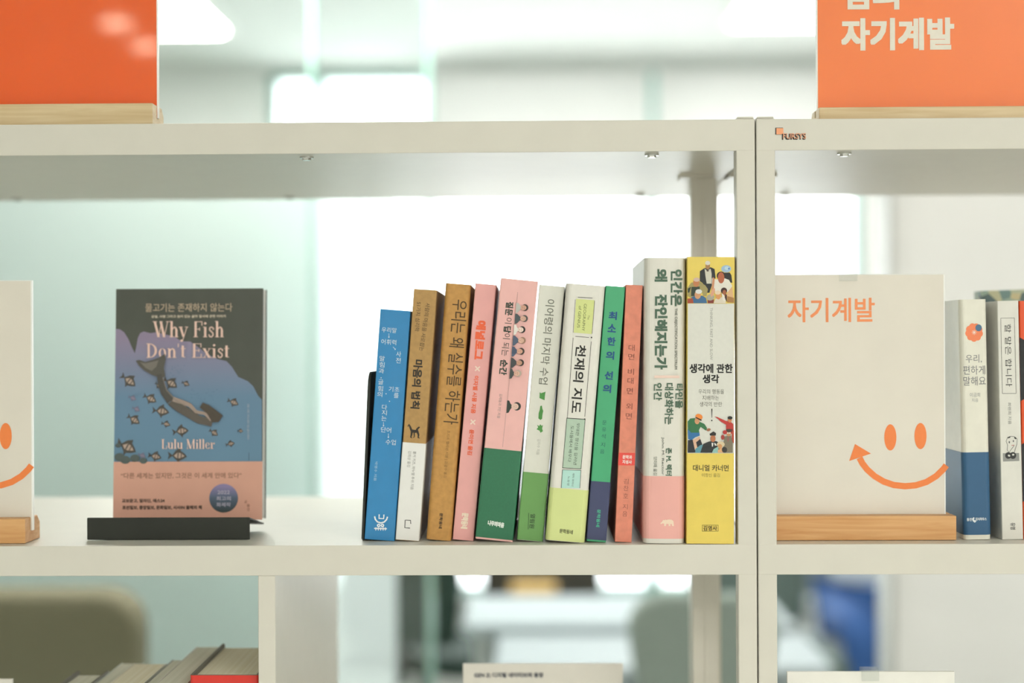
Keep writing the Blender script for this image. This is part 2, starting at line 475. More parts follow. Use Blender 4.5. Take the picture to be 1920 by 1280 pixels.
def book(name, label, TL, TR, BL, BR, cover, depth=0.148, r=0.0012, zs=None, bulge=0.0, cat='book', group='books standing on the middle shelf', rough=0.42, cov=None, yaw=0.0, flare=0.0):
    zs = zl1 if zs is None else zs
    lowr = BR if BR[1] >= BL[1] else BL
    Y = max(0.0015, atz(lowr[0], lowr[1], zs).y)
    A, B, C, D = (at(p[0], p[1], Y) for p in (TL, TR, BL, BR))
    up = ((A - C) + (B - D)); up.y = 0; up.normalize()
    phi = math.atan2(up.x, up.z)
    rt = Vector((math.cos(phi), 0, -math.sin(phi)))
    t = ((B - A).dot(rt) + (D - C).dot(rt)) / 2
    h = max((A - C).dot(up), (B - D).dot(up))
    c = (C + D) / 2
    M = Matrix.Translation((c.x, Y, zs + t / 2 * abs(math.sin(phi)) + 0.0002)) @ Matrix.Rotation(phi, 4, 'Y') @ Matrix.Rotation(math.radians(yaw), 4, 'Z')
    k = Book(); k.M = M; k.t = t; k.h = h; k.d = depth; k.r = r; k.bulge = bulge
    k.o = thing(name, label, cat, M, group=group)
    m = cov or mat(cover, rough, 0.03, 90)
    k.flare = flare
    opened(k, MB().prism(shell(t, depth, r, 0.0006, 0, bulge), 'z', 0, h)).build('cover', m, k.o)
    MB().box(-t / 2 + .0008, t / 2 - .0008, max(.0012, r * .6), depth - 0.0006, 0.0006, h - 0.0008).build('pages', PAGE, k.o)
    return k
def band(k, z0, z1, m, name='paper_band', lab=None):
    """paper wrap round the lower cover; z in metres from the foot"""
    o = opened(k, MB().prism(shell(k.t, k.d - .001, k.r, 0.0002, 0.00028, k.bulge), 'z', z0, z1)).build(name, m, k.o)
    if lab: o['label'] = lab
    return o
def zof(k, px, py): return k.P(0).loc(px, py)[1]
Book.P = lambda s, b=None: Print(s.M, (0.00012 + s.bulge) if b is None else b)

# ---- black bookend
z0 = zl1
pA, pB = at(677.5, 1012, .028), at(689, 1012, .028)
hB = at(690, 697, .028).z - zl1
r = thing('bookend', 'black metal bookend with a rounded corner at the left end of the book row', 'bookend', loc=(at(682.5, 1012, .024).x, .024, zl1))
lean = math.atan2(at(697, 697, .024).x - at(683, 1012, .024).x, hB)
prof = [(0.0, .0016), (0.0, hB - .012)] + arc(.012, hB - .012, .012, 180, 90, 6) + [(.13, hB), (.13, .0016)]
o = MB().prism(prof, 'x', -.0022, 0.0).build('upright_plate', M_dark, r, .0004)
o.rotation_euler = (0, lean * .93, 0)
MB().box(-.002, .010, 0.004, .126, 0.0002, .0009).build('base_plate', M_dark, r)

# ---- blue
k = book('book', 'glossy blue paperback with white scattered lettering, leaning against the black bookend', (712, 581.5), (771, 585.5), (684.5, 1012.5), (738.5, 1014.5), '#2d86c0', rough=0.22, r=.0008)
wt = '#d3e3ea'
p = k.P()
p.text(729.8, 618.6, 28, 9.5, '우리말', wt, 'u').text(729, 641, 28, 10, '어휘력', wt, 'u').text(747.5, 663.5, 9, 10, '사', wt, 'u').text(747, 675.5, 9, 10, '전', wt, 'u')
p.col([(716.7, 672), (716.2, 683.5), (715.3, 695)], 9.5, '말힘과', wt).col([(714, 716), (713.4, 728), (712.2, 739)], 9.5, '글힘의', wt)
p.text(739, 729.5, 20, 9.5, '기초', wt, 'u').text(743, 741, 9, 9.5, '를', wt, 'u').col([(721, 763), (720.6, 773.5), (720, 784)], 9.5, '다지는', wt)
p.text(724, 805.6, 19, 10, '단어', wt, 'u').text(732.6, 828.6, 19, 10, '수업', wt, 'u')
for x, y in ((714.7, 708), (724, 738), (730.5, 752)): p.ell(x, y, 1, 1, wt)
for x, y, dx, dy in ((729.3, 625, 0, 7), (719.2, 791, 0, 7), (728.3, 812.5, 0, 7), (737, 650, 4, 4.5)):
    p.line([(x, y), (x + dx, y + dy)], .7, wt); p.poly([(x + dx - 1.6, y + dy - 1), (x + dx + 1.6, y + dy - 1), (x + dx, y + dy + 1.6)], wt)
p.done('spine_title', k.o)
k.P().text(704.5, 883, 36, 5, '박영수 지음', '#a9cfe4').done('author_line', k.o)
p = k.P()
e = lambda x, y: (680 + x / 4.414, 740 + y / 4.414)
ww = '#eef4f6'
p.line([e(137, 988), e(135, 1022), e(174, 1024), e(176, 990)], 2.2, ww)
p.line([e(99, 1005), e(105, 1030), e(122, 1050), e(150, 1060), e(178, 1052), e(198, 1032), e(206, 1008)], 2.6, ww)
for x in (133, 164):
    p.ell(*e(x, 1080), 3.3, 3.3, ww); p.ell(*e(x, 1080), 1.2, 1.2, '#2d86c0')
p.line([e(95, 1104), e(200, 1107)], 2.2, ww)
for x in (110, 130, 150, 170, 188): p.line([e(x, 1096), e(x - 1, 1121)], 1.8, ww)
p.done('publisher_mark', k.o)

# ---- brown kraft with white band
k = book('book', 'brown kraft-paper book with a black wild-cat emblem above a wide white paper band', (776, 543), (819, 546), (742, 1013), (785, 1015), '#b38d55', r=.0008, cov=KRAFT('#b38d55'))
dk = '#2b241a'
k.P().text(796.3, 613, 91, 8.6, '사람의 마음을 사로잡는', '#4a3b24', turn=-4).text(783.7, 593.7, 55, 8.6, '51가지 심리학', '#4a3b24', turn=-4 + 4).text(781.3, 720, 92, 17.5, '마음의 법칙', dk, bold=.6).done('spine_title', k.o)
p = k.P()
p.line([e(375, 262), e(383, 245), e(392, 262), e(400, 285), e(408, 300)], 2.2, dk, 4.5).line([e(408, 298), e(430, 302), e(455, 300)], 5.6, dk)
p.line([e(462, 265), e(470, 268), e(462, 272), e(450, 285), e(452, 310)], 2, dk, 4.5).line([e(408, 296), e(405, 325), e(398, 352), e(410, 356)], 4.6, dk, 1.4).line([e(452, 300), e(462, 330), e(460, 355), e(472, 358)], 4.4, dk, 1.4)
p.line([e(425, 305), e(428, 345), e(420, 355)], 2.4, dk, 1.2)
p.done('spine_illustration', k.o)
zz = zof(k, 756, 828.6)
band(k, 0.0003, zz, mat('#e9e8e4', .4, .02))
p = k.P(.00045)
p.text(775, 881.6, 72, 6, '폴커 키츠, 마누엘 투쉬 지음', '#8b8a86').text(767.4, 860, 30, 6, '김희상 옮김', '#8b8a86').done('author_line', k.o)
p = k.P(.00045)
p.line([e(398, 1066), e(397, 1038), e(352, 1036), e(349, 1098), e(392, 1102)], 1.6, '#1c1c1c').done('publisher_mark', k.o)

# ---- brown kraft, thin line title
k = book('book', 'ochre kraft-paper book with large thin black title strokes and no paper band', (835, 533), (883.5, 534.5), (799.5, 1012.5), (845.5, 1014.5), '#c08f4c', r=.0035, cov=KRAFT('#c08f4c'))
k.P().text(854, 678.6, 234, 28, '우리는 왜 실수를 하는가', '#4a3313', bold=.1).done('spine_title', k.o)
k.P().text(837.3, 851, 89, 6.4, '조지프 핼리넌 지음 | 김광수 옮김', '#7d5f32').done('author_line', k.o)
k.P().text(826.6, 976, 29, 6.4, '문학동네', '#33230c', bold=.2).done('publisher_mark', k.o)

# ---- thin pink, orange title
k = book('book', 'thin pink paperback with bold orange title and white crosses', (890, 533), (932, 536.5), (850, 1013), (886.5, 1014.5), '#e8a9a4', r=.0008)
og = '#f0683f'
k.P().text(899.6, 637.6, 74, 19, '애널로그', og, bold=1.1).text(890.2, 739.7, 71, 9, '이자벨 시몽 지음', og, bold=.3).text(882.8, 828.7, 48, 9, '윤미연 옮김', og, bold=.3).text(895.3, 691, 10, 10, '×', '#efd9c8', bold=.2).text(886.8, 791, 10, 10, '×', '#efd9c8', bold=.2).done('spine_title', k.o)
k.P().text(871.4, 976, 30, 13, '문학동네', '#f2e0c9', bold=.6).done('publisher_mark', k.o)

# ---- fat pink over green with the row of portraits
k = book('book', 'thick pale pink book with small portraits above a wide dark green paper band', (939.5, 523), (1008.5, 528), (891, 1010.5), (961.5, 1016.5), '#ecb7b1', r=.0010, depth=.152, flare=.0026)
tk = '#4e4a43'
p = k.P()
p.text(955, 578.6, 26, 14.5, '질문', '#2e3b30', bold=.5).text(953.5, 601, 11, 13, '이', tk).text(951.4, 617.6, 13, 14, '답', '#2e3b30', bold=.5).text(948.6, 646, 42, 13.5, '이 되는', tk).text(944.3, 688.4, 29, 14.5, '순간', '#2e3b30', bold=.5)
p.done('spine_title', k.o)
p = k.P()
e = lambda x, y: (925 + x / 4.92, 540 + y / 4.92)
dl = [(225, 40), (150, 835), (85, 1470)]
for (xa, ya), (xb, yb) in ((dl[0], dl[1]), (dl[1], dl[2])):
    n = int((yb - ya) / 14)
    for i in range(n):
        f0, f1 = i / n, (i + .5) / n
        p.line([e(xa + (xb - xa) * f0, ya + (yb - ya) * f0), e(xa + (xb - xa) * f1, ya + (yb - ya) * f1)], .9, '#8d6f68')
def bust(hx, hy, lx, body, hair, skin, big=1.0):
    q = [e(lx, hy - 46 * big), e(lx + 20, hy - 42 * big), e(hx - 40 * big, hy - 22 * big), e(hx - 22 * big, hy), e(hx - 40 * big, hy + 22 * big), e(lx + 14, hy + 46 * big), e(lx - 6, hy + 50 * big)]
    p.poly(q, body)
    p.ell(*e(hx + 8 * big, hy), 6.1 * big, 6.3 * big, hair)
    p.ell(*e(hx - 6 * big, hy + 1), 5.4 * big, 4.7 * big, skin)
    p.line([e(hx + 3, hy - 9), e(hx + 2, hy - 3)], .7, '#5d463c'); p.line([e(hx + 3, hy + 5), e(hx + 2, hy + 11)], .7, '#5d463c'); p.line([e(hx - 15, hy - 4), e(hx - 15, hy + 6)], .7, '#a0665a')
for (hx, hy), body, hair, sk in zip(((285, 180), (281, 280), (258, 382), (262, 482), (250, 582), (245, 687), (222, 785)), ('#bdb9b3', '#4a5256', '#e9e2da', '#4d5a70', '#46536b', '#3f4447', '#454a48'), ('#3f3631', '#55504d', '#2d2724', '#a3806a', '#3a302b', '#3a302b', '#b5a596'), ('#d9a68f', '#d8ac97', '#efd6c8', '#e2b7a0', '#d9a68f', '#c99880', '#dbaf9a')):
    lx = 225 + (hy - 40) * (150 - 225) / 795
    bust(hx, hy, lx, body, hair, sk)
p.done('portrait_row', k.o); p = k.P()
bust(207, 1090, 127, '#2a352e', '#33302c', '#e3bfae', 1.25)
p.done('portrait', k.o)
k.P().text(937, 761, 46, 5.6, '김제동과 7인 지음', '#8e7c75').done('author_line', k.o)
band(k, .0015, zof(k, 908, 839), mat('#276f4d', .45, .05, 500))
k.P(.00045).text(930, 982, 31, 10, '나무의마음', '#e7eee6', 'u', .5, turn=-4).done('publisher_mark', k.o)

# ---- white over leaf green
k = book('book', 'off-white paperback with three small green shapes above a leaf green paper band', (1010.5, 536), (1059.5, 539.5), (970.5, 1014), (1016.5, 1016), '#dcdbd0', r=.0008)
k.P().text(1025.3, 640.6, 160, 17, '이어령의 마지막 수업', '#6f7164', bold=.12).done('spine_title', k.o)
p = k.P(); gr = '#4c8f43'
p.poly([(1012, 735), (1014.5, 737), (1023, 734), (1022, 739), (1021, 750), (1011.5, 746)], gr)
p.poly([(1013, 761), (1016, 760), (1017, 766), (1018.5, 770), (1017, 778), (1016.5, 785), (1013, 787), (1009.5, 784), (1010, 774), (1012, 768)], gr)
p.poly([(1007, 796), (1011, 798.5), (1013, 795), (1015.5, 798), (1018, 796.5), (1016.5, 803), (1018, 808), (1013.5, 811), (1011.5, 807), (1006, 804.5), (1009, 801)], gr)
p.done('spine_illustration', k.o)
k.P().text(1009.6, 837.4, 30, 6, '김지수 지음', '#a9aa9f').done('author_line', k.o)
band(k, .0003, zof(k, 985, 884.3), mat('#6a9d57', .5, .03))
p = k.P(.00045); p.text(998.3, 976.3, 27, 9, '열림원', '#2f4a2a', bold=.1).line([(991.6, 961), (990.2, 992)], .8, '#2f4a2a').done('publisher_mark', k.o)

# ---- white with boxed title over lime
k = book('book', 'white book with boxed black title and a pale lime paper band', (1062, 533.5), (1135, 537), (1023.5, 1014.5), (1095.5, 1018.5), '#e2dfd6', r=.004, depth=.15)
p = k.P(); bl = '#17150f'
p.poly([(1080.2, 559.9), (1114.5, 562.7), (1109.3, 626.1), (1075.8, 623.3)], '#d6dd92')
e = lambda x, y: (1020 + x / 4.571, 480 + y / 4.571)
p.text(1103.6, 594.9, 8, 3.6, 'The', '#77804a').text(1095.5, 594.9, 51, 5.2, 'GEOGRAPHY', '#5d653a').text(1086.3, 593.8, 41, 5.2, 'of GENIUS', '#5d653a')
p.line([e(290, 352), e(415, 360)], .9, bl).line([e(434, 382), e(412, 664)], .7, bl).line([e(268, 372), e(250, 655)], .6, bl).line([e(268, 687), e(385, 697)], .9, bl).ell(*e(407, 697), 1.4, 1.4, bl)
p.done('label_box', k.o)
p = k.P()
p.text(1084.5, 710.5, 128, 20, '천재의 지도', bl, bold=.45).line([(1074.6, 633), (1063.8, 783)], .8, bl).line([(1108.6, 640), (1096.5, 781)], .8, bl).line([(1065, 783.6), (1088, 785)], 1, bl).ell(1096.4, 785.4, 1.3, 1.3, bl)
p.done('spine_title', k.o)
p = k.P()
p.poly([(1062.3, 782.9), (1097.8, 785.2), (1089.8, 879.3), (1054.2, 877.5)], '#3b463b').poly([(1063.3, 784.4), (1096.6, 786.5), (1088.8, 878.1), (1055.4, 876.2)], '#b3c9b4')
p.text(1081.2, 832, 79, 6.2, '위대한 정신을 길러낸', '#303a2e').text(1070.3, 831.8, 68, 6.2, '도시들에서 배우다', '#303a2e')
p.poly([(1054.2, 879.7), (1089.8, 880.8), (1087.6, 915), (1051.7, 914.5)], '#3b463b').poly([(1055.2, 880.7), (1088.8, 881.8), (1086.7, 915), (1052.7, 914.5)], '#b3dcd2')
p.text(1074.4, 899, 24, 4, '에릭 와이너', '#3c4a45').text(1066, 901, 17, 4, '노승영', '#3c4a45')
p.done('author_label', k.o)
band(k, .0003, zof(k, 1034, 913.6), mat('#d3dc94', .5, .02))
k.P(.00045).text(1061.5, 996, 25, 8, '문학동네', '#4b4d2c', 'u', .15, turn=-2).done('publisher_mark', k.o)

# ---- green with navy band
k = book('book', 'slim green book with blue vertical lettering and a dark navy paper band', (1135.5, 536.5), (1172.5, 539.5), (1100, 1015), (1135.5, 1017), '#44a876', r=.0008)
k.P().col([(1149, 591.6), (1147.3, 615), (1146.4, 639.7), (1143.9, 666), (1141.4, 703.4), (1138.3, 728.3)], 15.5, '최소한의선의', '#174d86', .55).done('spine_title', k.o)
k.P().col([(1133.3, 792), (1132.6, 805), (1131.5, 817.5), (1130.3, 833.4), (1129.2, 846)], 8, '문유석지음', '#1f5f5a').done('author_line', k.o)
band(k, zof(k, 1103, 1010.5), zof(k, 1110, 901.4), mat('#3e4468', .5, .03))
k.P(.00045).text(1122, 971, 33, 6.8, '문학동네', '#4fc09a', bold=.15).done('publisher_mark', k.o)

# ---- salmon
k = book('book', 'slim salmon paperback with a small red label on its spine', (1174, 535), (1205, 535.5), (1152.5, 1016.5), (1184.5, 1017), '#e08a72', r=.0006, cov=mat('#e08a72', .6, .09, 160))
br = '#8a4c3c'
k.P().col([(1184.3, 651.7), (1183.7, 668.6), (1183, 696.6), (1182.2, 713.6), (1181, 732.7), (1179.8, 761.5), (1179, 779.7)], 11.5, '대면비대면외면', br).done('spine_title', k.o)
k.P().col([(1173.9, 902), (1173.6, 914.8), (1173, 929), (1172.2, 949.6), (1171.5, 963)], 9.5, '김찬호지음', '#9c5a4a').done('author_line', k.o)
p = k.P(); p.poly([(1160.2, 848.5), (1190.9, 848.8), (1189.8, 872.3), (1159, 872)], '#e94f45').text(1176.2, 856.6, 18, 7.4, '문학과', '#f6d9d2', 'u', .3).text(1175.8, 865.6, 18, 7.4, '지성사', '#f6d9d2', 'u', .3).done('publisher_label', k.o)

# ---- big white over pink
k = book('book', 'tall thick white book with bold green title and pink band beside the yellow book', (1208.5, 484), (1286.5, 484), (1206.5, 1018.5), (1284, 1019), '#dfdcd2', r=.006, depth=.15, bulge=.0005)
gn = '#4a6753'
p = k.P()
p.text(1268.5, 539.5, 69, 22, '인간은', gn, bold=.8).text(1239.4, 516, 24, 24, '왜', gn, bold=1.0).text(1239.4, 622.2, 141, 24, '잔인해지는가', gn, bold=1.1)
p.text(1266.8, 635, 115, 6.2, 'THE OBJECTIFICATION SPECTRUM', '#777a70', bold=.12).rect(1226.7, 703.6, 1273.8, 708.6, '#ecd0c2')
p.text(1273.4, 742, 46, 14.5, '타인을', gn, bold=.45).text(1254.3, 756.5, 78, 16.5, '대상화하는', gn, bold=.45).text(1233.5, 734, 33, 15.5, '인간', gn, bold=.45)
p.done('spine_title', k.o)
k.P().text(1253.9, 865.3, 52, 12, '존 M. 렉터', gn, bold=.4).text(1242.3, 854.4, 71, 5.6, 'John M. Rector', '#6e726a', bold=.1).text(1228.6, 873, 35, 6.8, '양미래 옮김', '#5f675d').done('author_line', k.o)
band(k, zof(k, 1240, 1009.5), zof(k, 1240, 892.3), mat('#eaada3', .5, .02))
p = k.P(.0011); cr = '#f0d8c0'
p.poly([(1238, 980), (1241, 977.5), (1243, 974), (1246, 974.5), (1247, 973), (1249, 974), (1254, 973), (1259, 973.5), (1262.5, 976.5), (1263, 981), (1263.5, 985.5), (1260, 985.5), (1259, 981.5), (1256.5, 982), (1257, 985.5), (1253.5, 985.5), (1253, 981.5), (1249, 981.5), (1248.5, 985.5), (1245, 985.5), (1245, 981), (1242, 980.5), (1239, 982)], cr)
p.done('publisher_mark', k.o)

# ---- yellow with figurines
k = book('book', 'thick yellow book with printed clay figurines on a grey panel, beside the post', (1289, 482.5), (1377.5, 483), (1287, 1020), (1376.5, 1020), '#e6cc5e', r=.0006, depth=.152)
p = k.P()
p.poly([(1289.6, 569), (1376.6, 569), (1375.6, 849.5), (1288.6, 849.5)], '#dbdad1')
p.text(1333.3, 625.5, 98, 5.8, 'THINKING, FAST AND SLOW', '#9b9b93', bold=.05).text(1333.3, 690.5, 81, 17.5, '생각에 관한', '#0f0e0c', 'u', .55).text(1332.8, 710, 31, 16.5, '생각', '#0f0e0c', 'u', .55)
g6 = '#77776f'
p.text(1333.5, 733.8, 48, 9, '우리의 행동을', g6, 'u').text(1332.4, 745.6, 31, 9, '지배하는', g6, 'u').text(1332.7, 757.5, 42, 9, '생각의 반란', g6, 'u')
p.poly([(1333.6, 766), (1335.6, 766), (1335, 783), (1334.2, 783)], '#111').ell(1334.5, 788, 1.4, 1.4, '#111')
p.done('spine_title', k.o)
k.P().text(1332.7, 877, 67, 12, '대니얼 카너먼', '#4a4220', 'u', .2).text(1332.7, 890.5, 34, 7, '이창신 옮김', '#8b7d3c', 'u').done('author_line', k.o)
p = k.P(); bx = '#5d5122'
for a, c2 in (((1316.6, 984), (1346.7, 984)), ((1316.6, 995.6), (1346.7, 995.6)), ((1316.8, 984), (1316.8, 995.6)), ((1346.5, 984), (1346.5, 995.6))): p.line([a, c2], .7, bx)
p.text(1331.6, 989.8, 26, 9.4, '김영사', bx, 'u', .25).done('publisher_mark', k.o)
p = k.P()
e = lambda x, y: (1280 + x / 12.8, 480 + y / 12.8)
def P2(pts, c): p.poly([e(*q) for q in pts], c)
def E2(x, y, rx, ry, c, rot=0): p.ell(*e(x, y), rx / 12.8, ry / 12.8, c, rot, 20)
P2([(980, 400), (1130, 395), (1170, 460), (1190, 640), (960, 620)], '#26272a'); E2(1045, 305, 120, 88, '#9dbbd6'); E2(1060, 290, 55, 45, '#b9d3df'); E2(1110, 300, 25, 22, '#5b85c8')
P2([(415, 360), (520, 290), (600, 275), (680, 270), (765, 310), (790, 520), (720, 640), (640, 880), (560, 880), (480, 650), (410, 600)], '#25292c')
P2([(525, 300), (590, 350), (670, 300), (695, 420), (690, 660), (575, 660), (545, 470)], '#cfcbbb'); E2(600, 240, 55, 80, '#a97d4e'); E2(600, 165, 62, 52, '#ded9cb'); P2([(565, 330), (600, 345), (635, 330), (620, 370), (580, 370)], '#5a463c')
P2([(700, 530), (800, 560), (1000, 530), (1110, 570), (1190, 720), (1130, 800), (1080, 860), (800, 860), (700, 780)], '#e3ded2'); P2([(1110, 820), (1190, 740), (1225, 1100), (1120, 1110), (1030, 960)], '#dcb183'); E2(920, 470, 105, 100, '#2c211c'); E2(922, 520, 78, 135, '#b4603e'); P2([(720, 500), (770, 540), (740, 830), (690, 830)], '#c98c66')
P2([(115, 760), (200, 640), (330, 620), (420, 620), (540, 700), (605, 790), (570, 960), (490, 960), (470, 880), (200, 1000), (120, 960)], '#a39660'); P2([(210, 740), (410, 730), (400, 950), (200, 960)], '#2c3a2d'); P2([(120, 780), (200, 735), (160, 870), (125, 880)], '#23332a'); E2(325, 640, 75, 100, '#c07c4f'); E2(335, 565, 78, 50, '#d2b7a8')
P2([(205, 990), (290, 950), (470, 950), (555, 1000), (585, 1130), (200, 1130)], '#39678f'); E2(360, 930, 75, 100, '#d49c72'); E2(385, 850, 80, 55, '#dcdcd8'); P2([(115, 1020), (240, 1010), (260, 1130), (115, 1130)], '#a4472c')
P2([(600, 1040), (750, 1040), (740, 1130), (600, 1130)], '#7c2f27'); E2(665, 990, 95, 75, '#aaa593', -15); E2(720, 870, 40, 110, '#d9a183', 20)
E2(990, 830, 75, 75, '#3d2019'); E2(1000, 880, 45, 70, '#a5603c'); P2([(1030, 900), (1060, 940), (1060, 1100), (1000, 1000)], '#4a2a1e'); P2([(1070, 960), (1230, 1000), (1230, 1120), (1070, 1110)], '#a87a45')
P2([(740, 1130), (780, 1030), (900, 980), (980, 1000), (1040, 1130)], '#ddd2bd'); P2([(930, 890), (990, 930), (1040, 1090), (960, 1060)], '#e4ddd0'); E2(855, 950, 62, 90, '#d8985f'); E2(840, 875, 70, 50, '#e3cdb0')
e = lambda x, y: (1280 + x / 12.8, 760 + y / 12.8)
P2([(120, 560), (400, 640), (410, 720), (300, 760), (200, 840), (130, 800)], '#2f6ea5'); P2([(125, 830), (420, 800), (470, 930), (300, 1130), (120, 1130)], '#23242b')
P2([(120, 380), (180, 310), (290, 300), (430, 400), (520, 440), (585, 540), (560, 600), (430, 510), (390, 590), (400, 650), (200, 650), (125, 570)], '#2f7045'); E2(345, 370, 58, 78, '#cd956c'); E2(390, 270, 88, 68, '#ef8b38', 20); P2([(295, 285), (320, 275), (460, 340), (440, 370)], '#43281b'); E2(620, 580, 50, 34, '#a56a4a', -15)
P2([(240, 830), (400, 740), (420, 800), (320, 880), (370, 1080), (290, 1060)], '#ddb295'); P2([(300, 1040), (420, 950), (500, 930), (430, 1130), (300, 1130)], '#5c95a3')
P2([(490, 920), (630, 860), (800, 850), (900, 900), (960, 1130), (420, 1130)], '#23282a'); E2(725, 790, 62, 85, '#b9724b'); P2([(640, 680), (735, 620), (800, 660), (790, 720), (660, 720)], '#2a2622'); P2([(690, 890), (735, 900), (725, 980), (700, 985)], '#e5e2dc'); P2([(750, 890), (790, 910), (815, 960), (770, 960)], '#e5e2dc')
P2([(760, 260), (830, 275), (1040, 370), (1150, 390), (1210, 440), (1225, 700), (1040, 620), (1040, 460), (920, 390), (830, 310)], '#bf3630'); P2([(1040, 560), (1200, 560), (1190, 640), (1030, 630)], '#7a2a2a'); E2(1130, 340, 48, 68, '#c98459'); E2(1135, 295, 58, 40, '#1f2222'); P2([(1180, 620), (1225, 600), (1225, 900), (1170, 880)], '#b8452f')
P2([(1000, 740), (1150, 720), (1200, 880), (1200, 1130), (960, 1130)], '#7d7460'); E2(1100, 670, 55, 70, '#c28a62'); E2(1105, 600, 60, 40, '#4a3a30'); E2(1080, 660, 20, 16, '#e8e2d6'); E2(1130, 660, 20, 16, '#e8e2d6'); E2(1010, 640, 50, 50, '#b93030'); E2(960, 760, 42, 60, '#a83a33'); P2([(1070, 760), (1105, 760), (1095, 860), (1075, 860)], '#a05a5a')
E2(910, 930, 95, 70, '#d9c7a2'); E2(890, 980, 55, 60, '#cd945f'); P2([(700, 1130), (740, 1040), (850, 980), (860, 1130)], '#8fbcb4'); P2([(840, 1060), (960, 1010), (980, 1130), (840, 1130)], '#dba878'); E2(1000, 1060, 65, 70, '#33302c')
p.done('spine_illustration', k.o)

# ================================================================== books on the right unit
GR = 'books standing beside the right cream sign'
k = book('book', 'white book with an orange flower emblem above a wide dark blue paper band', (1799, 562), (1850.5, 561.5), (1808.5, 1012), (1859, 1011.5), '#e3e0d2', r=.004, depth=.14, group=GR)
p = k.P()
c = (1826.4, 623)
for i in range(9):
    a = i * 2 * math.pi / 9 + .2
    p.ell(c[0] + 10.5 * math.cos(a), c[1] + 11 * math.sin(a), 6.2, 6.6, '#f3875a')
p.ell(c[0], c[1], 11, 12, '#f3875a')
for i in range(8):
    a = i * math.pi / 4
    p.line([c, (c[0] + 4.6 * math.cos(a), c[1] + 4.8 * math.sin(a))], .8, '#f4e3d6')
p.ell(1834.6, 614.4, 6, 6.4, '#4a6f8d').done('spine_illustration', k.o)
k.P().text(1825.6, 672.4, 30, 16, '우리,', '#77787a', 'u').text(1826.4, 693.6, 41, 17, '편하게', '#77787a', 'u').text(1827.3, 714, 42, 17, '말해요', '#77787a', 'u').done('spine_title', k.o)
k.P().text(1828, 740, 19, 8, '이금희', '#8a8b8b', 'u').text(1828, 750, 12, 7, '지음', '#8a8b8b', 'u').done('author_line', k.o)
band(k, zof(k, 1830, 1002.3), zof(k, 1830, 847.6), mat('#2c5a80', .45, .03))
p = k.P(.00045); ww = '#dfe6ea'
p.text(1817, 973.5, 9.5, 6, '웅진', ww, 'u', .15).text(1839, 972.6, 21, 6, '지식하우스', ww, 'u', .15).poly([(1822, 972), (1825, 969), (1827, 970.5), (1825.5, 973.5), (1828, 975), (1831, 975.5), (1827.5, 979.5), (1823.5, 976.5)], ww).done('publisher_mark', k.o)

k = book('book', 'slim white paperback with a thin boxed title and a small line drawing', (1870, 565), (1909.5, 564), (1879, 1011.5), (1919, 1011), '#dddbd2', r=.0008, depth=.14, group=GR)
p = k.P(); ln = '#4b4c4a'
q = [(1876.3, 596.2), (1901.9, 595.8), (1905.2, 737.3), (1879.3, 737.5)]
for i in range(4): p.line([q[i], q[(i + 1) % 4]], .7, ln)
p.text(1890.6, 666, 118, 12, '할 말은 합니다', ln).done('spine_title', k.o)
k.P().text(1893, 774.7, 41, 6, '희렌최 지음', '#7a7b79').done('author_line', k.o)
p = k.P()
e = lambda x, y: (1740 + x / 5.567, 800 + y / 5.567)
p.poly([e(780, 275), e(950, 272), e(953, 355), e(783, 362)], '#8f908c')
for pts in ([(830, 110), (815, 150), (830, 190), (825, 240), (850, 270)], [(830, 110), (860, 98), (900, 100), (930, 125), (928, 180), (910, 230), (900, 270)], [(850, 260), (880, 220), (898, 195)]): p.line([e(*t) for t in pts], .8, '#3a3a3a')
p.line([e(832, 115), e(858, 105)], 2.4, '#333').line([e(900, 110), e(920, 125)], 2.4, '#333').ell(*e(848, 160), 1.2, 2.2, '#666').ell(*e(890, 148), 1.2, 2, '#666').line([e(870, 193), e(900, 190)], 1.2, '#b5655c')
p.ell(*e(838, 298), 6, 6.2, '#2e2f30', 20).ell(*e(885, 298), 6.2, 6.4, '#2e2f30', -15).ell(*e(845, 300), 2.4, 1.8, '#d9d8d0', 30).ell(*e(888, 290), 2.2, 1.7, '#d9d8d0')
p.done('spine_illustration', k.o)
k.P().text(1899, 986, 13, 9.5, '유영', '#4b4c4a', bold=.15).done('publisher_mark', k.o)

k = book('book', 'orange and black book cut by the right edge of the frame', (1910.5, 564.5), (1966, 564), (1920, 1011), (1974, 1010.5), '#dd4f1d', r=.001, depth=.14, group=GR)
p = k.P()
p.poly([(1911.5, 632), (1925, 640), (1968, 690), (1969, 760), (1925, 745), (1913.5, 752)], '#17181a').poly([(1915.2, 833), (1971, 800), (1973, 930), (1917.5, 940)], '#17181a').done('spine_illustration', k.o)
# patterned book standing behind
k = book('book', 'tall book with a grey-green patterned cover standing behind the slim white paperback', (1855, 549), (1990, 541), (1866, 1004), (1998, 1004), '#7f938c', r=.0006, depth=.02, group=GR)
Yd = 0.165
dx = at(1925, 800, Yd).x
hh = at(1925, 545, Yd).z - zl1
k.o.matrix_world = Matrix.Translation((dx, Yd, zl1 + .0003)) @ Matrix.Rotation(math.radians(-2), 4, 'Y')
k.o.location.z = zl1 + .0003 + k.t / 2 * math.sin(math.radians(2))
for ch in k.o.children:
    ch.scale = (1.15, 1, hh / k.h)
mm = bpy.data.materials.new('patterned_cover'); mm.use_nodes = True
nt = mm.node_tree; bs = nt.nodes['Principled BSDF']; tc = nt.nodes.new('ShaderNodeTexCoord'); vo = nt.nodes.new('ShaderNodeTexVoronoi'); vo.inputs['Scale'].default_value = 95
rr = nt.nodes.new('ShaderNodeValToRGB'); rr.color_ramp.interpolation = 'LINEAR'
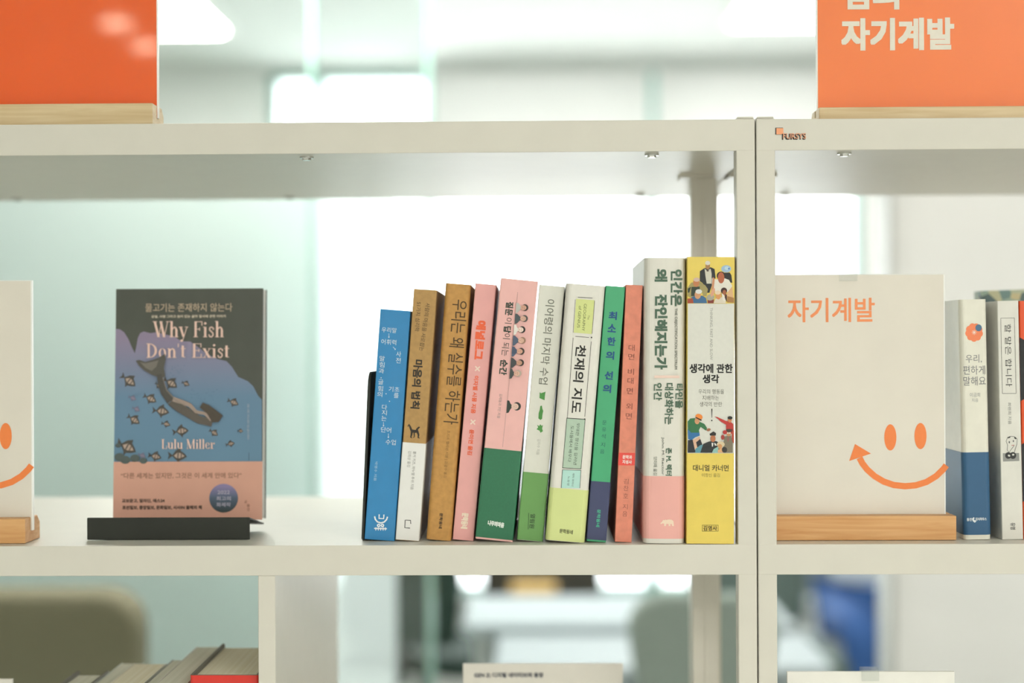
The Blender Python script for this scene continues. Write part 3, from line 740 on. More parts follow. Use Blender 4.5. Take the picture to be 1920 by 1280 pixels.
for pos, cc in ((0.25, '#37474b'), (0.5, '#7fa39c'), (0.72, '#c4b98a')):
    el = rr.color_ramp.elements.new(pos); el.color = rgb(cc)
rr.color_ramp.elements[0].color = rgb('#2f3c3e'); rr.color_ramp.elements[-1].color = rgb('#8ab0a8')
nt.links.new(tc.outputs['Object'], vo.inputs['Vector']); nt.links.new(vo.outputs['Color'], rr.inputs['Fac']); nt.links.new(rr.outputs['Color'], bs.inputs['Base Color'])
[c for c in k.o.children if c.name.startswith('cover')][0].data.materials[0] = mm

# ================================================================== signs in wooden bases
WOOD = streak_mat('beech_wood', '#c98f52', '#dfb079', (9, 60, 160), 0.45, 1.2)
WOODP = streak_mat('pale_beech_wood', '#cbb083', '#dfcba3', (9, 60, 160), 0.45, 1.2)
M_cream = mat('#dfd8cb', 0.35, 0.02, 30, coat=0.35)
M_white = mat('#f2f2ee', 0.25, 0.01)
M_clear = glass_mat('clear_acrylic', '#fbfcfb', 0.14)
def sign(label, xl, xr, ztop, zs, ybase, bx0, bx1, hbase, face, wood, group=None, clip=None):
    """acrylic plate in a slotted wooden base; x/z in metres, origin on the plate's front face at shelf level"""
    yp = ybase + 0.0135
    M = Matrix.Translation(((xl + xr) / 2, yp, zs))
    r = thing('table_sign', label, 'sign', M, group=group)
    ox = (xl + xr) / 2; hw = (xr - xl) / 2
    hz = ztop - zs
    f, bk, sl = ybase - yp, ybase + .034 - yp, hbase * .45
    prof = [(f, .0003), (bk, .0003), (bk, hbase - .006), (bk - .006, hbase), (.0042, hbase), (.0042, sl), (-.0006, sl), (-.0006, hbase), (f, hbase)]
    MB().prism(prof, 'x', bx0 - ox, bx1 - ox).build('wooden_base', wood, r, .0006)
    MB().box(-hw, hw, .0002, .0034, sl, hz).build('acrylic_plate', M_white, r, .0003)
    MB().box(-hw + .0011, hw - .0011, 0.0, .0002, sl, hz - .0006).build('printed_card', face, r)
    if clip:
        c0 = clip - ox
        MB().prism([(-.0022, hz - .0055), (-.0022, hz + .0022), (.006, hz + .0022), (.006, hz - .0055), (.0042, hz - .0055), (.0042, hz + .0006), (-.0004, hz + .0006), (-.0004, hz - .0055)], 'x', c0 - .0072, c0 + .0072).build('clear_clip', M_clear, r, .0004)
    return r, M
def smile(M, r, dx, title=True):
    o = '#f08442'
    p = Print(M, .00015)
    p.ell(1669.3 + dx, 819.7, 11.4, 24.6, o).ell(1725.8 + dx, 817.2, 11.4, 24.6, o)
    pts = [(1611.5, 858), (1617, 868.5), (1626, 880), (1640, 892.5), (1657, 902.5), (1676, 909), (1697, 911.2), (1717, 909.5), (1737, 903.3), (1755, 892.5), (1768, 880), (1774.2, 872)]
    p.line([(x + dx, y) for x, y in pts], 11.8, o)
    p.poly([(1603 + dx, 832), (1633 + dx, 850), (1592 + dx, 864)], o)
    p.done('smile_emblem', r)
    if title:
        Print(M, .00015).text(1558.3 + dx, 581, 163.5, 45.5, '자기계발', '#f2935c', 'u', .7).done('sign_title', r)
yb0 = 0.010
def edges(px0, px1, ptop, zs, ybase):
    yp = ybase + .0135
    return at(px0, 800, yp).x, at(px1, 800, yp).x, at((px0 + px1) / 2, ptop, yp).z
xl, xr, zt = edges(1426, 1773, 514, zl1, .0186)
r, M = sign('cream acrylic sign with orange title and smile, right of the white posts', xl, xr, zt, zl1, .0186, at(1424, 990, .0186).x, at(1793.5, 990, .0186).x, zl1 * 0 + .0195, M_cream, WOOD, clip=at(1596, 515, .02).x)
smile(M, r, 0)
xl, xr, zt = edges(-287, 61, 526, zl1, .012)
r, M = sign('cream acrylic sign with an orange smile at the left edge of the frame', xl, xr, zt, zl1, .012, at(-300, 990, .012).x, at(47, 990, .012).x, .0198, M_cream, WOOD)
smile(M, r, -1715)
# upper orange signs
M_or = mat('#ee5c05', 0.35, 0.02, 20, coat=0.7)
M_or2 = mat('#f27624', 0.35, 0.02, 20, coat=0.5)
xl, xr, _ = edges(-240, 299.5, 100, zt1, .012)
hb = at(150, 194, .012).z - zt1
r, M = sign('orange acrylic sign in a wooden base on the left end of the top shelf', xl, xr, zt1 + .30, zt1, .012, at(-262, 210, .012).x, at(286, 210, .012).x, hb, M_or, WOODP)
xl, xr, _ = edges(1534, 2070, 100, zt1, .010)
hb = at(1700, 200, .010).z - zt1
r, M = sign('orange acrylic sign with cream lettering on the top shelf of the right bookshelf', xl, xr, zt1 + .30, zt1, .010, at(1536, 210, .010).x, at(2085, 210, .010).x, hb, M_or2, WOODP)
Print(M, .00015).text(1683, 64, 212, 61, '자기계발', '#e6dfd0', 'u', 2.4).text(1633, -12, 106, 61, '힘의', '#e6dfd0', 'u', 2.4).done('sign_title', r)

# ================================================================== fish book on its black stand
TILT = math.radians(3)
yf = atz(316, 1012.5, zl1).y
sx0, sx1 = at(163, 1000, yf).x, at(468, 1000, yf).x
lip = at(316, 970, yf).z - zl1
r = thing('book_stand', 'low black metal book stand holding the fish book upright', 'book stand', loc=((sx0 + sx1) / 2, yf, zl1))
hw = (sx1 - sx0) / 2
zb_ = 0.0105                                     # height at which the book rests
o = MB().prism([(0, .0004), (.0016, .0004), (.0016, lip), (0, lip)], 'x', -hw, hw).build('front_lip', M_dark, r, .0006)
# folded sheet: rises behind the lip as a tray, then the leaning back plate
cs, sn = math.cos(TILT), math.sin(TILT)
tr0, tr1 = (.0016, lip - .0004), (.060, .0062)
MB().prism([tr0, (tr0[0], tr0[1] - .0012), (tr1[0], tr1[1] - .0012), tr1], 'x', -hw, hw).build('tray', M_dark, r)
bp = lambda u, w: (tr1[0] + .001 + u * cs + w * sn, tr1[1] + w * cs - u * sn)
MB().prism([bp(-.0006, -.002), bp(.0006, -.002), bp(.0006, .115), bp(-.0006, .115)], 'x', -hw * .8, hw * .8).build('back_plate', M_dark, r)
MB().prism([bp(0, .06), bp(.0014, .06), (.105, .0004), (.1036, .0004)], 'x', -hw * .3, hw * .3).build('rear_leg', M_dark, r)
# book: resting on the tray, leaning on the back plate
tb = .0165
foot = (tr1[0] - tb * cs - .0016, .0112)
yk = yf + foot[0]; zk = zl1 + foot[1]
Ab, Bb = at(211.5, 965, yk), at(493, 965, yk)
M = Matrix.Translation(((Ab.x + Bb.x) / 2, yk, zk)) @ Matrix.Rotation(-TILT, 4, 'X')
pr = Print(M)
wB = abs(pr.loc(492.5, 700)[0] - pr.loc(215.5, 700)[0]); hB2 = pr.loc(355, 541)[1]
r = thing('book', 'dark green and blue book with fish on its cover, upright on the black stand', 'book', M)
hw = wB / 2
MB().box(-hw, hw, 0, .0004, 0, hB2).box(-hw, hw, tb - .0004, tb, 0, hB2).box(-hw, -hw + .0004, .0004, tb - .0004, 0, hB2).build('cover', mat('#4a4d45', .45, .05), r)
MB().box(-hw + .0006, hw - .0008, .0006, tb - .0006, .0006, hB2 - .0006).build('pages', mat('#efede6', .8, .03, 500), r)
e = lambda x, y: (150 + x / 2.51, 520 + y / 2.51)
p = Print(M, .00006)
L_, R_ = pr.loc(215.5, 700)[0] - (-hw), 0
sea = [(167.8, 243), (175, 242), (190, 245), (208, 258), (228, 290), (245, 330), (258, 357), (265, 325), (272, 285), (283, 262), (300, 254), (330, 262), (360, 258), (400, 268), (440, 276), (478, 300), (520, 302), (560, 330), (600, 362), (650, 384), (690, 394), (715, 420), (745, 468), (790, 488), (815, 512), (838, 556), (856, 576), (855.5, 872), (159.5, 872)]
m_sea = two_tone('printed_sea', '#6286a0', '#8d8099', 2, .062, .152, .5, '#64849f', .45)
p.poly([e(*q) for q in sea], m_sea)
fm, fl = '#4a4742', '#b09a8c'
def fish(x, y, s, fl=fl, fm=fm, rot=20):
    c, s_ = math.cos(math.radians(rot)), math.sin(math.radians(rot))
    t = lambda u, v: e(x + s * (u * c - v * s_), y + s * (u * s_ + v * c))
    p.poly([t(-24, 0), t(-46, -18), t(-40, 0), t(-46, 16)], fm)
    p.poly([t(-28, 0), t(-12, -22), t(8, -34), t(10, -20), t(26, -8), t(36, 4), t(22, 14), t(4, 22), t(0, 34), t(-8, 20)], fm)
    p.poly([t(-20, 0), t(-4, -13), t(12, -10), t(26, 2), t(10, 10), t(-6, 12)], fl)
    p.poly([t(-4, -12), t(1, -12), t(-1, 12), t(-6, 12)], fm); p.poly([t(10, -10), t(14, -9), t(13, 10), t(9, 11)], fm)
for x, y, s, rr in ((232, 487, 1.05, 35), (333, 571, .85, 25), (385, 629, 1.0, 5), (256, 670, .85, 30), (407, 690, .55, 10), (478, 722, .95, -10), (632, 731, .6, 30), (724, 588, .7, 20), (710, 782, .55, -15), (430, 498, .95, 30), (372, 510, .5, 40), (500, 500, .5, 20), (757, 722, .35, 0), (225, 798, 1.25, 25), (465, 838, 1.1, 0), (357, 842, .8, 10)): fish(x, y, s, rot=rr)
for x, y in ((250, 568), (268, 620), (295, 838)): fish(x, y, .5, '#8d8093', '#6d6f85')
# reef, bubbles, swimmer with a broad tail
for x, y, a in ((188, 845, 24), (215, 858, 24), (260, 850, 22), (300, 862, 18), (182, 790, 13)): p.ell(*e(x, y), a / 2.51, a / 3.2, '#4f5a58')
for i in range(26): p.ell(*e(425 + random.random() * 70, 410 + random.random() * 90), .7, .7, '#55708a'); p.ell(*e(520 + random.random() * 130, 520 + random.random() * 60), .7, .7, '#55708a')
p.poly([e(*q) for q in ((266, 392), (282, 388), (310, 398), (345, 388), (372, 378), (402, 360), (406, 385), (398, 425), (404, 462), (392, 476), (372, 470), (340, 458), (305, 438), (280, 415))], '#57544d')
p.poly([e(*q) for q in ((285, 398), (312, 404), (345, 396), (372, 390), (362, 420), (340, 440), (312, 426))], '#77716a')
body = [(376, 455), (384, 500), (400, 540), (432, 580), (470, 612), (515, 640), (560, 668), (625, 684)]
p.line([e(*q) for q in body[:4]], 9, '#4b4844', 17).line([e(*q) for q in body[3:]], 18, '#5a534c', 14)
p.line([e(*q) for q in ((440, 572), (480, 585), (520, 600), (548, 632), (590, 640), (620, 672))], 9, '#9c8a80', 5)
p.poly([e(*q) for q in ((566, 612), (580, 588), (610, 600), (640, 622), (675, 650), (655, 680), (625, 682), (600, 640))], '#4b4238')
p.line([e(*q) for q in ((392, 470), (410, 530), (450, 575), (500, 606))], 1.4, '#8a7f77')
p.line([(467.5, 848), (467.5, 863)], .8, '#2f3a44').done('cover_illustration', r)
# Didone-style lettering, drawn with thick stems, hairlines and slab serifs
SER = {
 'W': (1.12, [('K', .14, .96, .40, .0, .13), ('h', .40, .0, .60, .96), ('K', .55, .96, .78, .0, .13), ('h', .78, .0, 1.02, .96), ('s', .0, .30, .97), ('s', .46, .68, .97), ('s', .90, 1.12, .97)]),
 'h': (.66, [('V', .17, 0, 1.0), ('a', .17, .52, .64), ('V', .50, 0, .46), ('s', .03, .31, .015), ('s', .37, .64, .015), ('s', .03, .17, .985)]),
 'y': (.62, [('K', .13, .62, .33, .02, .12), ('h', .56, .62, .26, -.24), ('d', .20, -.22), ('s', .0, .27, .63), ('s', .42, .66, .63)]),
 'F': (.68, [('V', .20, 0, .98), ('t', .14, .64, .965), ('t', .2, .48, .50), ('k', .63, .72, .98), ('k', .47, .40, .60), ('s', .05, .36, .015)]),
 'i': (.34, [('V', .18, 0, .64), ('d', .18, .86), ('s', .03, .32, .015), ('s', .03, .18, .63)]),
 's': (.48, [('S', .24, .32)]),
 'D': (.82, [('V', .20, 0, .98), ('B', .26, .70, 0, .98), ('s', .05, .3, .015), ('s', .05, .3, .97)]),
 'o': (.60, [('O', .30, .32, .25)]),
 'n': (.66, [('V', .17, 0, .62), ('a', .17, .52, .64), ('V', .50, 0, .46), ('s', .03, .31, .015), ('s', .37, .64, .015), ('s', .03, .17, .63)]),
 "'": (.22, [('k', .11, .72, .98)]),
 't': (.42, [('V', .19, .05, .84), ('t', .04, .38, .63), ('t', .2, .36, .04)]),
 'E': (.74, [('V', .20, 0, .98), ('t', .14, .66, .965), ('t', .2, .52, .50), ('t', .14, .68, .015), ('k', .65, .72, .98), ('k', .51, .40, .60), ('k', .67, 0, .27), ('s', .05, .2, .015)]),
 'x': (.62, [('K', .13, .62, .48, .0, .14), ('h', .12, .0, .50, .62), ('s', .02, .26, .63), ('s', .38, .60, .63), ('s', .0, .24, .015), ('s', .36, .62, .015)]),
 'L': (.68, [('V', .20, 0, .98), ('t', .14, .6, .015), ('k', .60, 0, .32), ('s', .05, .36, .97)]),
 'u': (.66, [('V', .16, .14, .63), ('c', .16, .48, .02), ('V', .50, 0, .63), ('s', .02, .16, .63), ('s', .36, .5, .63), ('s', .5, .64, .015)]),
 'l': (.34, [('V', .17, 0, .98), ('s', .03, .31, .015), ('s', .03, .17, .985)]),
 'M': (1.0, [('h', .16, 0, .16, .98), ('K', .17, .98, .48, .0, .14), ('h', .48, .02, .80, .98), ('V', .82, 0, .98), ('s', .04, .28, .015), ('s', .68, .96, .015), ('s', .04, .22, .97), ('s', .76, .96, .97)]),
 'e': (.56, [('O', .29, .32, .25), ('t', .1, .48, .34), ('w', .50, .2)]),
 'r': (.50, [('V', .17, 0, .62), ('d', .42, .55), ('h', .2, .5, .40, .62), ('s', .03, .33, .015), ('s', .03, .17, .63)]),
 ' ': (.34, [])}
def serif_text(p, cx, cy, ln, h, body, col, under=None):
    wt_ = sum(SER[c][0] for c in body); k = ln / wt_; kv = h
    x0 = cx - ln / 2; yb = cy + h / 2
    T = lambda u, v: (x0 + u * k, yb - v * kv)
    hl = .05; st = .15
    def seg(a, b, w):       # quad with horizontal width w (in glyph units)
        p.poly([T(a[0] - w / 2, a[1]), T(a[0] + w / 2, a[1]), T(b[0] + w / 2, b[1]), T(b[0] - w / 2, b[1])], col)
    cur = 0
    for ch in body:
        for q in SER[ch][1]:
            c = q[0]; X = lambda v: v + cur
            if c == 'V': seg((X(q[1]), q[2]), (X(q[1]), q[3]), st)
            elif c == 'K': seg((X(q[1]), q[2]), (X(q[3]), q[4]), q[5] + .03)
            elif c == 'h': seg((X(q[1]), q[2]), (X(q[3]), q[4]), hl)
            elif c in 'st': p.poly([T(X(q[1]), q[3] - .02), T(X(q[2]), q[3] - .02), T(X(q[2]), q[3] + .02), T(X(q[1]), q[3] + .02)], col)
            elif c == 'k': seg((X(q[1]), q[2]), (X(q[1]), q[3]), .055)
            elif c == 'd': p.ell(*T(X(q[1]), q[2]), .085 * k, .075 * kv, col)
            elif c == 'a':
                pts = [(q[1] + .06, .47), (q[1] + .12, .58), (q[1] + .20, .625), (.46, .57), (.50, .45)]
                p.line([T(X(u), v) for u, v in pts], hl * kv, col, .13 * k)
            elif c == 'c': p.line([T(X(u), v) for u, v in ((.16, .18), (.20, .06), (.30, .02), (.40, .06), (.48, .16))], .10 * k, col, hl * kv)
            elif c == 'w': p.line([T(X(u), v) for u, v in ((.52, .18), (.45, .05), (.36, .01))], hl * kv, col)
            elif c in 'OB':
                n = 20; out = []; inn = []
                if c == 'O':
                    mx, my, rx = X(q[1]), q[2], q[3]
                    for i in range(n + 1):
                        a = 2 * math.pi * i / n
                        out.append(T(mx + rx * math.cos(a), my + .33 * math.sin(a))); inn.append(T(mx + (rx - .13) * math.cos(a), my + .295 * math.sin(a)))
                    if ch == 'e': out, inn = out[1:-2], inn[1:-2]
                else:
                    for i in range(n + 1):
                        a = math.pi * (i / n - .5)
                        out.append(T(X(q[1] + .50 * math.cos(a)), .49 + .49 * math.sin(a))); inn.append(T(X(q[1] + .34 * math.cos(a)), .49 + .445 * math.sin(a)))
                yy = p.y(); m = len(out); P_ = [p.loc(*t) for t in out + inn]
                p.mb.add([(a, yy, b) for a, b in P_], [(i, i + 1, m + i + 1, m + i) for i in range(m - 1)], p.mi(col))
            elif c == 'S':
                p.line([T(X(u), v) for u, v in ((.40, .46), (.39, .56), (.28, .63), (.15, .58), (.13, .46), (.24, .36), (.36, .26), (.38, .13), (.27, .01), (.14, .04), (.09, .17))], .085 * k, col)
        cur += SER[ch][0]
    return p
pk = '#e9c6b8'
p = Print(M, .0009)
serif_text(p, 354, 617, 134, 30, 'Why Fish', pk); serif_text(p, 353, 657, 158, 27, "Don't Exist", pk)
p.text(355, 576.6, 163, 16, '물고기는 존재하지 않는다', '#b9a58f', 'u', .2).text(354.4, 593.2, 139, 5.6, '상실, 사랑 그리고 숨어 있는 삶의 질서에 관한 이야기', '#d9c9b4', 'u', .15)
p.done('cover_title', r)
p = Print(M, .0009); serif_text(p, 353, 832, 101, 18, 'Lulu Miller', pk)
p.text(466, 790, 66, 4, '상실, 사랑 그리고 숨어 있는 삶의 이야기', '#b7b0b4').done('author_line', r)
# paper band
zbnd = pr.loc(355, 865)[1]
MB().box(-hw - .0002, hw + .0002, -.0011, -.0002, 0.0, zbnd).build('paper_band', mat('#d3a08c', .5, .02), r)
p = Print(M, .00125)
p.text(340.4, 891.3, 226, 11, '“다른 세계는 있지만, 그것은 이 세계 안에 있다”', '#86604c', 'u', .1).text(269.5, 938.3, 80, 7.6, '교보문고, 알라딘, 예스24', '#4e3a30', 'u', .3).text(304.6, 951, 149, 7.8, '조선일보, 중앙일보, 문화일보, 시사IN 올해의 책', '#4e3a30', 'u', .3)
zc = pr.loc(420, 933.5)[1]
p.ell(420, 933.5, 27, 27, two_tone('printed_badge', '#2f3b3c', '#8a7fa8', 2, zc - .011, zc + .010, .5, '#4f5f74', .55))
p.text(420, 922.5, 23, 7, '2022', '#a9a4b5', 'u', .2).text(420, 934, 27, 8, '최고의', '#a9a4b5', 'u', .2).text(420, 945.5, 27, 8, '화제작', '#a9a4b5', 'u', .2)
p.text(461.5, 940, 5, 5, '곰', '#8a624f', 'u').text(466.5, 951, 14, 5, '출판', '#8a624f')
p.done('band_lettering', r)

# ================================================================== lower compartments
# books on the shelf below, seen from above
ZLOW = levels[2]
def low_book(label, px0, px1, pyf, pyr, cover, hard=0.0, yfront=.012, lean=0.0, pagecol=None, tk=.0006):
    zt_ = at((px0 + px1) / 2, pyf, yfront).z
    x0, x1 = at(px0, pyf, yfront).x, at(px1, pyf, yfront).x
    t = x1 - x0; h = zt_ - ZLOW
    d = (CAM.z - zt_) / ((pyr - 641) / F) + CAM.y - yfront
    r = thing('book', label, 'book', loc=((x0 + x1) / 2, yfront, ZLOW + .0002), group='books on the shelf below')
    r.rotation_euler = (0, lean, 0)
    th = .0022 if hard else tk
    cv = MB().prism(shell(t, d, .0025, th, 0), 'z', 0, h, 0)
    if hard: cv.m[-1] = 1; cv.m[-2] = 1
    for q, f in enumerate(cv.f):                       # inner faces of the boards take the grey
        if hard and len(f) == 4 and min(cv.v[v][1] for v in f) > th * .9 and min(abs(cv.v[v][0]) for v in f) < t / 2 - th + 1e-5 and max(abs(cv.v[v][0]) for v in f) < t / 2 - th + 1e-5: cv.m[q] = 1
    cv.build('cover', [mat(cover, .4, .03), mat('#77746a', .7)], r)
    MB().box(-t / 2 + th + .0002, t / 2 - th - .0002, .003, d - (.004 if hard else .0004), .003 if hard else .0006, h - (.003 if hard else .0006)).build('pages', pagecol or PAGE, r)
    return r
PG2 = streak_mat('grey_pages', '#d3d1bd', '#e4e2d2', (700, 2, 2), 0.8)
low_book('thick red hardcover with cream page tops on the lower shelf, against the divider panel', 356, 485, 1266, 1207, '#d8352a', hard=1, yfront=.010)
low_book('pale book standing left of the red hardcover, its grey page tops showing', 292, 350, 1282, 1212, '#d9d5c8', yfront=.012, pagecol=PG2)
low_book('slim grey-covered book, second from the red hardcover', 262, 288, 1291, 1237, '#8e8d84', yfront=.012, pagecol=PG2)
low_book('cream paperback, third from the red hardcover on the lower shelf', 190, 256, 1293, 1244, '#e4dfcd', yfront=.012)
low_book('greenish-white paperback in the middle of the low book row', 140, 186, 1312, 1243, '#d3d8ca', yfront=.012, pagecol=PG2)
low_book('silver-edged book at the left end of the low book row', 72, 137, 1310, 1258, '#a7aaa4', hard=1, yfront=.012, pagecol=PG2)
# card with a printed line, and plates of the lower signs
def card(label, px0, px1, py, Y, m, name='display_card', clip=None):
    a, b2 = at(px0, py, Y), at(px1, py, Y)
    h = (a.z + b2.z) / 2 - ZLOW
    M = Matrix.Translation(((a.x + b2.x) / 2, Y, ZLOW))
    r = thing(name, label, 'sign', M)
    hw = (b2.x - a.x) / 2
    MB().box(-hw, hw, 0.0002, .003, .006, h).build('plate', m, r, .0003)
    MB().prism([(-.012, .0003), (.02, .0003), (.02, .018), (.0034, .018), (.0034, .006), (-.0002, .006), (-.0002, .018), (-.012, .018)], 'x', -hw - .003, hw + .003).build('wooden_base', WOOD, r, .0006)
    if clip:
        c0 = at(clip, py, Y).x - M.translation.x
        MB().prism([(-.0024, h - .007), (-.0024, h + .0028), (.0062, h + .0028), (.0062, h - .007), (.0042, h - .007), (.0042, h + .0008), (-.0006, h + .0008), (-.0006, h - .007)], 'x', c0 - .007, c0 + .007).build('clear_clip', M_clear, r, .0005)
    return r, M
M_card = mat('#dedad0', 0.5, 0.02)
r, M = card('off-white card with one dark printed line on the lower shelf, below the row of books', 868, 1168, 1244, .14, M_card)
Print(M, .00012).text(954, 1265, 130, 9.5, 'GEN Z: 디지털 네이티브의 등장', '#3d4250', 'u', .35).done('card_lettering', r)
card('white acrylic sign with a clear clip on the lower shelf of the right bookshelf', 1476, 1790, 1259, .03, mat('#eceae2', .4, .02), 'table_sign', clip=1631)
card('pale card corner in the lower left corner of the frame', -190, 23, 1273, .05, M_card)

# ================================================================== office behind the shelves
YC = 1.42
# olive lounge chair in front of the frosted glass
M_ol = mat('#7a7760', 0.85, 0.08, 220, bump=.3)
xr_, zt_ = at(262, 1110, YC).x, at(150, 1108, YC).z
w = .62
r = thing('lounge_chair', 'olive upholstered high-backed chair with rounded corners in front of the frosted glass', 'chair', loc=(xr_ - w / 2, YC, 0))
rc = .07
prof = [(-w / 2, .36), (w / 2, .36)] + arc(w / 2 - rc, zt_ - rc, rc, 0, 90, 6) + arc(-w / 2 + rc, zt_ - rc, rc, 90, 180, 6)
MB().prism(prof, 'y', -.02, .08).build('backrest', M_ol, r, .025, 3)
MB().prism([(-.012, zt_ - .34), (.012, zt_ - .34), (.012, zt_ - .09), (-.012, zt_ - .09)], 'y', -.028, -.0195).build('back_seam', mat('#55533f', .9), r)
MB().box(-w / 2, w / 2, .08, .62, .32, .44).build('seat', M_ol, r, .03, 3)
for sx in (-1, 1):
    for yy in (.02, .56): MB().tube((sx * w * .42, yy, 0), (sx * w * .40, yy, .33), .014).build('leg', mat('#2b2b28', .4), r)
# desks
M_desk = mat('#aeb9bc', 0.75, 0.01)
M_leg = mat('#b9bebc', 0.35, 0.02, metal=.6)
def desk(label, x0, x1, ya, yb_, h=.73):
    r = thing('desk', label, 'desk', loc=((x0 + x1) / 2, (ya + yb_) / 2, 0))
    hx, hy = (x1 - x0) / 2, (yb_ - ya) / 2
    MB().box(-hx, hx, -hy, hy, h - .028, h).build('desk_top', M_desk, r, .004)
    MB().box(-hx + .06, hx - .06, hy - .05, hy - .03, h - .35, h - .03).build('modesty_panel', M_desk, r)
    for sx in (-1, 1):
        for sy in (-1, 1): MB().box(sx * (hx - .05) - .022, sx * (hx - .05) + .022, sy * (hy - .05) - .022, sy * (hy - .05) + .022, 0, h - .028).build('leg', M_leg, r)
desk('white desk nearest the bookshelf, seen through the lower gap', -.10, .70, 2.25, 2.62)
desk('white desk nearer the windows, in front of the low dark cabinet', -.20, .70, 2.75, 3.2)
def office_chair(label, x, y, rz, back, h=.93, lo=.54, bw=.21):
    r = thing('office_chair', label, 'chair', loc=(x, y, 0)); r.rotation_euler = (0, 0, rz)
    mb_ = mat(back, .8, .08, 150)
    prof = [(-bw + .02, lo), (bw - .02, lo)] + arc(bw - .07, h - .07, .07, 0, 90, 5) + arc(-bw + .07, h - .07, .07, 90, 180, 5)
    MB().prism(prof, 'y', .19, .235).build('backrest', mb_, r, .015)
    MB().box(-.22, .22, -.24, .2, .43, .50).build('seat', mb_, r, .025, 3)
    b = MB().cyl((0, 0, .08), .025, .35)
    b.build('gas_column', mat('#2e3130', .35), r)
    MB().box(-.02, .02, .20, .232, .40, lo + .08).build('back_bracket', mat('#2e3130', .35), r)
    b = MB()
    for i in range(5):
        a = i * 2 * math.pi / 5
        b.tube((0, 0, .09), (.27 * math.cos(a), .27 * math.sin(a), .06), .018)
    b.build('star_base', mat('#2e3130', .35), r)
    for i in range(5):
        a = i * 2 * math.pi / 5
        MB().cyl((.27 * math.cos(a) - .012, .27 * math.sin(a), .027), .027, .024, 'x', 16).build('caster', mat('#1f2120', .5), r)
office_chair('grey-green office chair with a short backrest at the near side of the desks', .33, 1.93, math.pi, '#8d9a92', 1.0, .80, .15)
office_chair('dark green office chair beside the end of the glass partition', -.37, 3.62, -.3 + math.pi, '#24382f', .82)
office_chair('grey office chair left of the seated person, seen in the right lower gap', .74, 3.55, .1, '#66756f', .80)
# low dark cabinet under the window and a yellow bin in front of it
xa, xb = at(905, 1090, 4.1).x, at(1128, 1090, 4.1).x
zc_ = .69
r = thing('low_cabinet', 'low dark cabinet standing under the windows', 'cabinet', loc=((xa + xb) / 2, 4.22, 0))
hx = (xb - xa) / 2
MB().box(-hx, hx, -.15, .2, .04, zc_).build('body', mat('#33312a', .5, .05), r, .004)
for i in (0, 1):
    d_ = MB().box(-hx + .01 + i * hx, -.01 + i * hx, -.168, -.151, .06, zc_ - .02).build('door', mat('#3b382f', .5, .05), r, .002)
    MB().box(-.03 + i * .04 + (i - .0) * .0 - .005, -.03 + i * .04 + .005, -.18, -.168, .4, .5).build('handle', M_chrome, d_)
MB().box(-hx + .02, hx - .02, -.14, .19, 0, .04).build('plinth', M_dark, r)
xy = at(1000, 1090, 3.92).x
r = thing('storage_bin', 'yellow storage bin in front of the low dark cabinet', 'bin', loc=(xy, 3.92, 0))
MB().prism([(-.055, 0.0), (.055, 0.0), (.075, .62), (.066, .62), (.048, .01), (-.048, .01), (-.066, .62), (-.075, .62)], 'y', -.06, .06).box(-.052, .052, -.066, -.058, 0, .62).box(-.052, .052, .058, .066, 0, .62).build('body', mat('#b0882e', .5, .05), r)
MB().box(-.08, .08, -.07, .07, .62, .64).build('lid', mat('#c39a3a', .5, .05), r, .004)

# ---- seated person beside the windows (partly hidden by the white wall panel)
PX, PY = at(1632, 1150, 3.95).x, 3.95
chair = thing('visitor_chair', 'grey chair the seated person in blue jeans sits on', 'chair', loc=(PX, PY, 0))
MB().box(-.21, .21, -.20, .22, .405, .432).build('seat', mat('#9aa19f', .7), chair, .01)
MB().box(-.20, .20, .225, .25, .55, .84).build('backrest', mat('#9aa19f', .7), chair, .01)
for sx in (-1, 1):
    MB().tube((sx * .19, -.17, 0), (sx * .18, -.17, .43), .011).build('leg', M_leg, chair)
    MB().tube((sx * .19, .25, 0), (sx * .19, .237, .62), .011).build('leg', M_leg, chair)
def skin(name, verts, edges_, radii, m, parent, root=0, sub=2):
    me = bpy.data.meshes.new(name); me.from_pydata(verts, edges_, []); me.materials.append(m); me.update()
    o = bpy.data.objects.new(name, me); COL.objects.link(o)
    if parent: o.parent = parent
    md = o.modifiers.new('skin', 'SKIN'); md.use_smooth_shade = True
    for i, q in enumerate(radii):
        sv = me.skin_vertices[0].data[i]
        sv.radius = q if isinstance(q, tuple) else (q, q); sv.use_root = (i == root)
    s_ = o.modifiers.new('sub', 'SUBSURF'); s_.levels = sub; s_.render_levels = sub
    return o
person = thing('person', 'seated person in a pale shirt and blue jeans beside the white wall panel', 'person', loc=(PX, PY, 0))
V = [(0, .05, .56), (0, .07, .72), (0, .07, .90), (0, .06, 1.03), (0, .04, 1.12), (0, .02, 1.20), (0, .01, 1.28)]
Ed = [(0, 1), (1, 2), (2, 3), (3, 4), (4, 5), (5, 6)]
Rd = [(.10, .075), (.11, .08), (.128, .085), (.108, .07), (.052, .052), (.075, .09), (.062, .075)]
for s in (-1, 1):
    k0 = len(V)
    V += [(s * .10, .02, .53), (s * .11, -.36, .53), (s * .105, -.40, .28), (s * .10, -.40, .09), (s * .11, -.50, .045)]
    Ed += [(0, k0), (k0, k0 + 1), (k0 + 1, k0 + 2), (k0 + 2, k0 + 3), (k0 + 3, k0 + 4)]
    Rd += [.062, .052, .046, .036, (.035, .026)]
    k1 = len(V)
    V += [(s * .19, .06, 1.0), (s * .235, -.03, .86), (s * .06, -.20, .90 + .02 * s), (-s * .02, -.215, .91 + .02 * s)]
    Ed += [(3, k1), (k1, k1 + 1), (k1 + 1, k1 + 2), (k1 + 2, k1 + 3)]
    Rd += [.052, .040, .028, (.030, .024)]
M_skin = mat('#c99a7d', .55, .05)
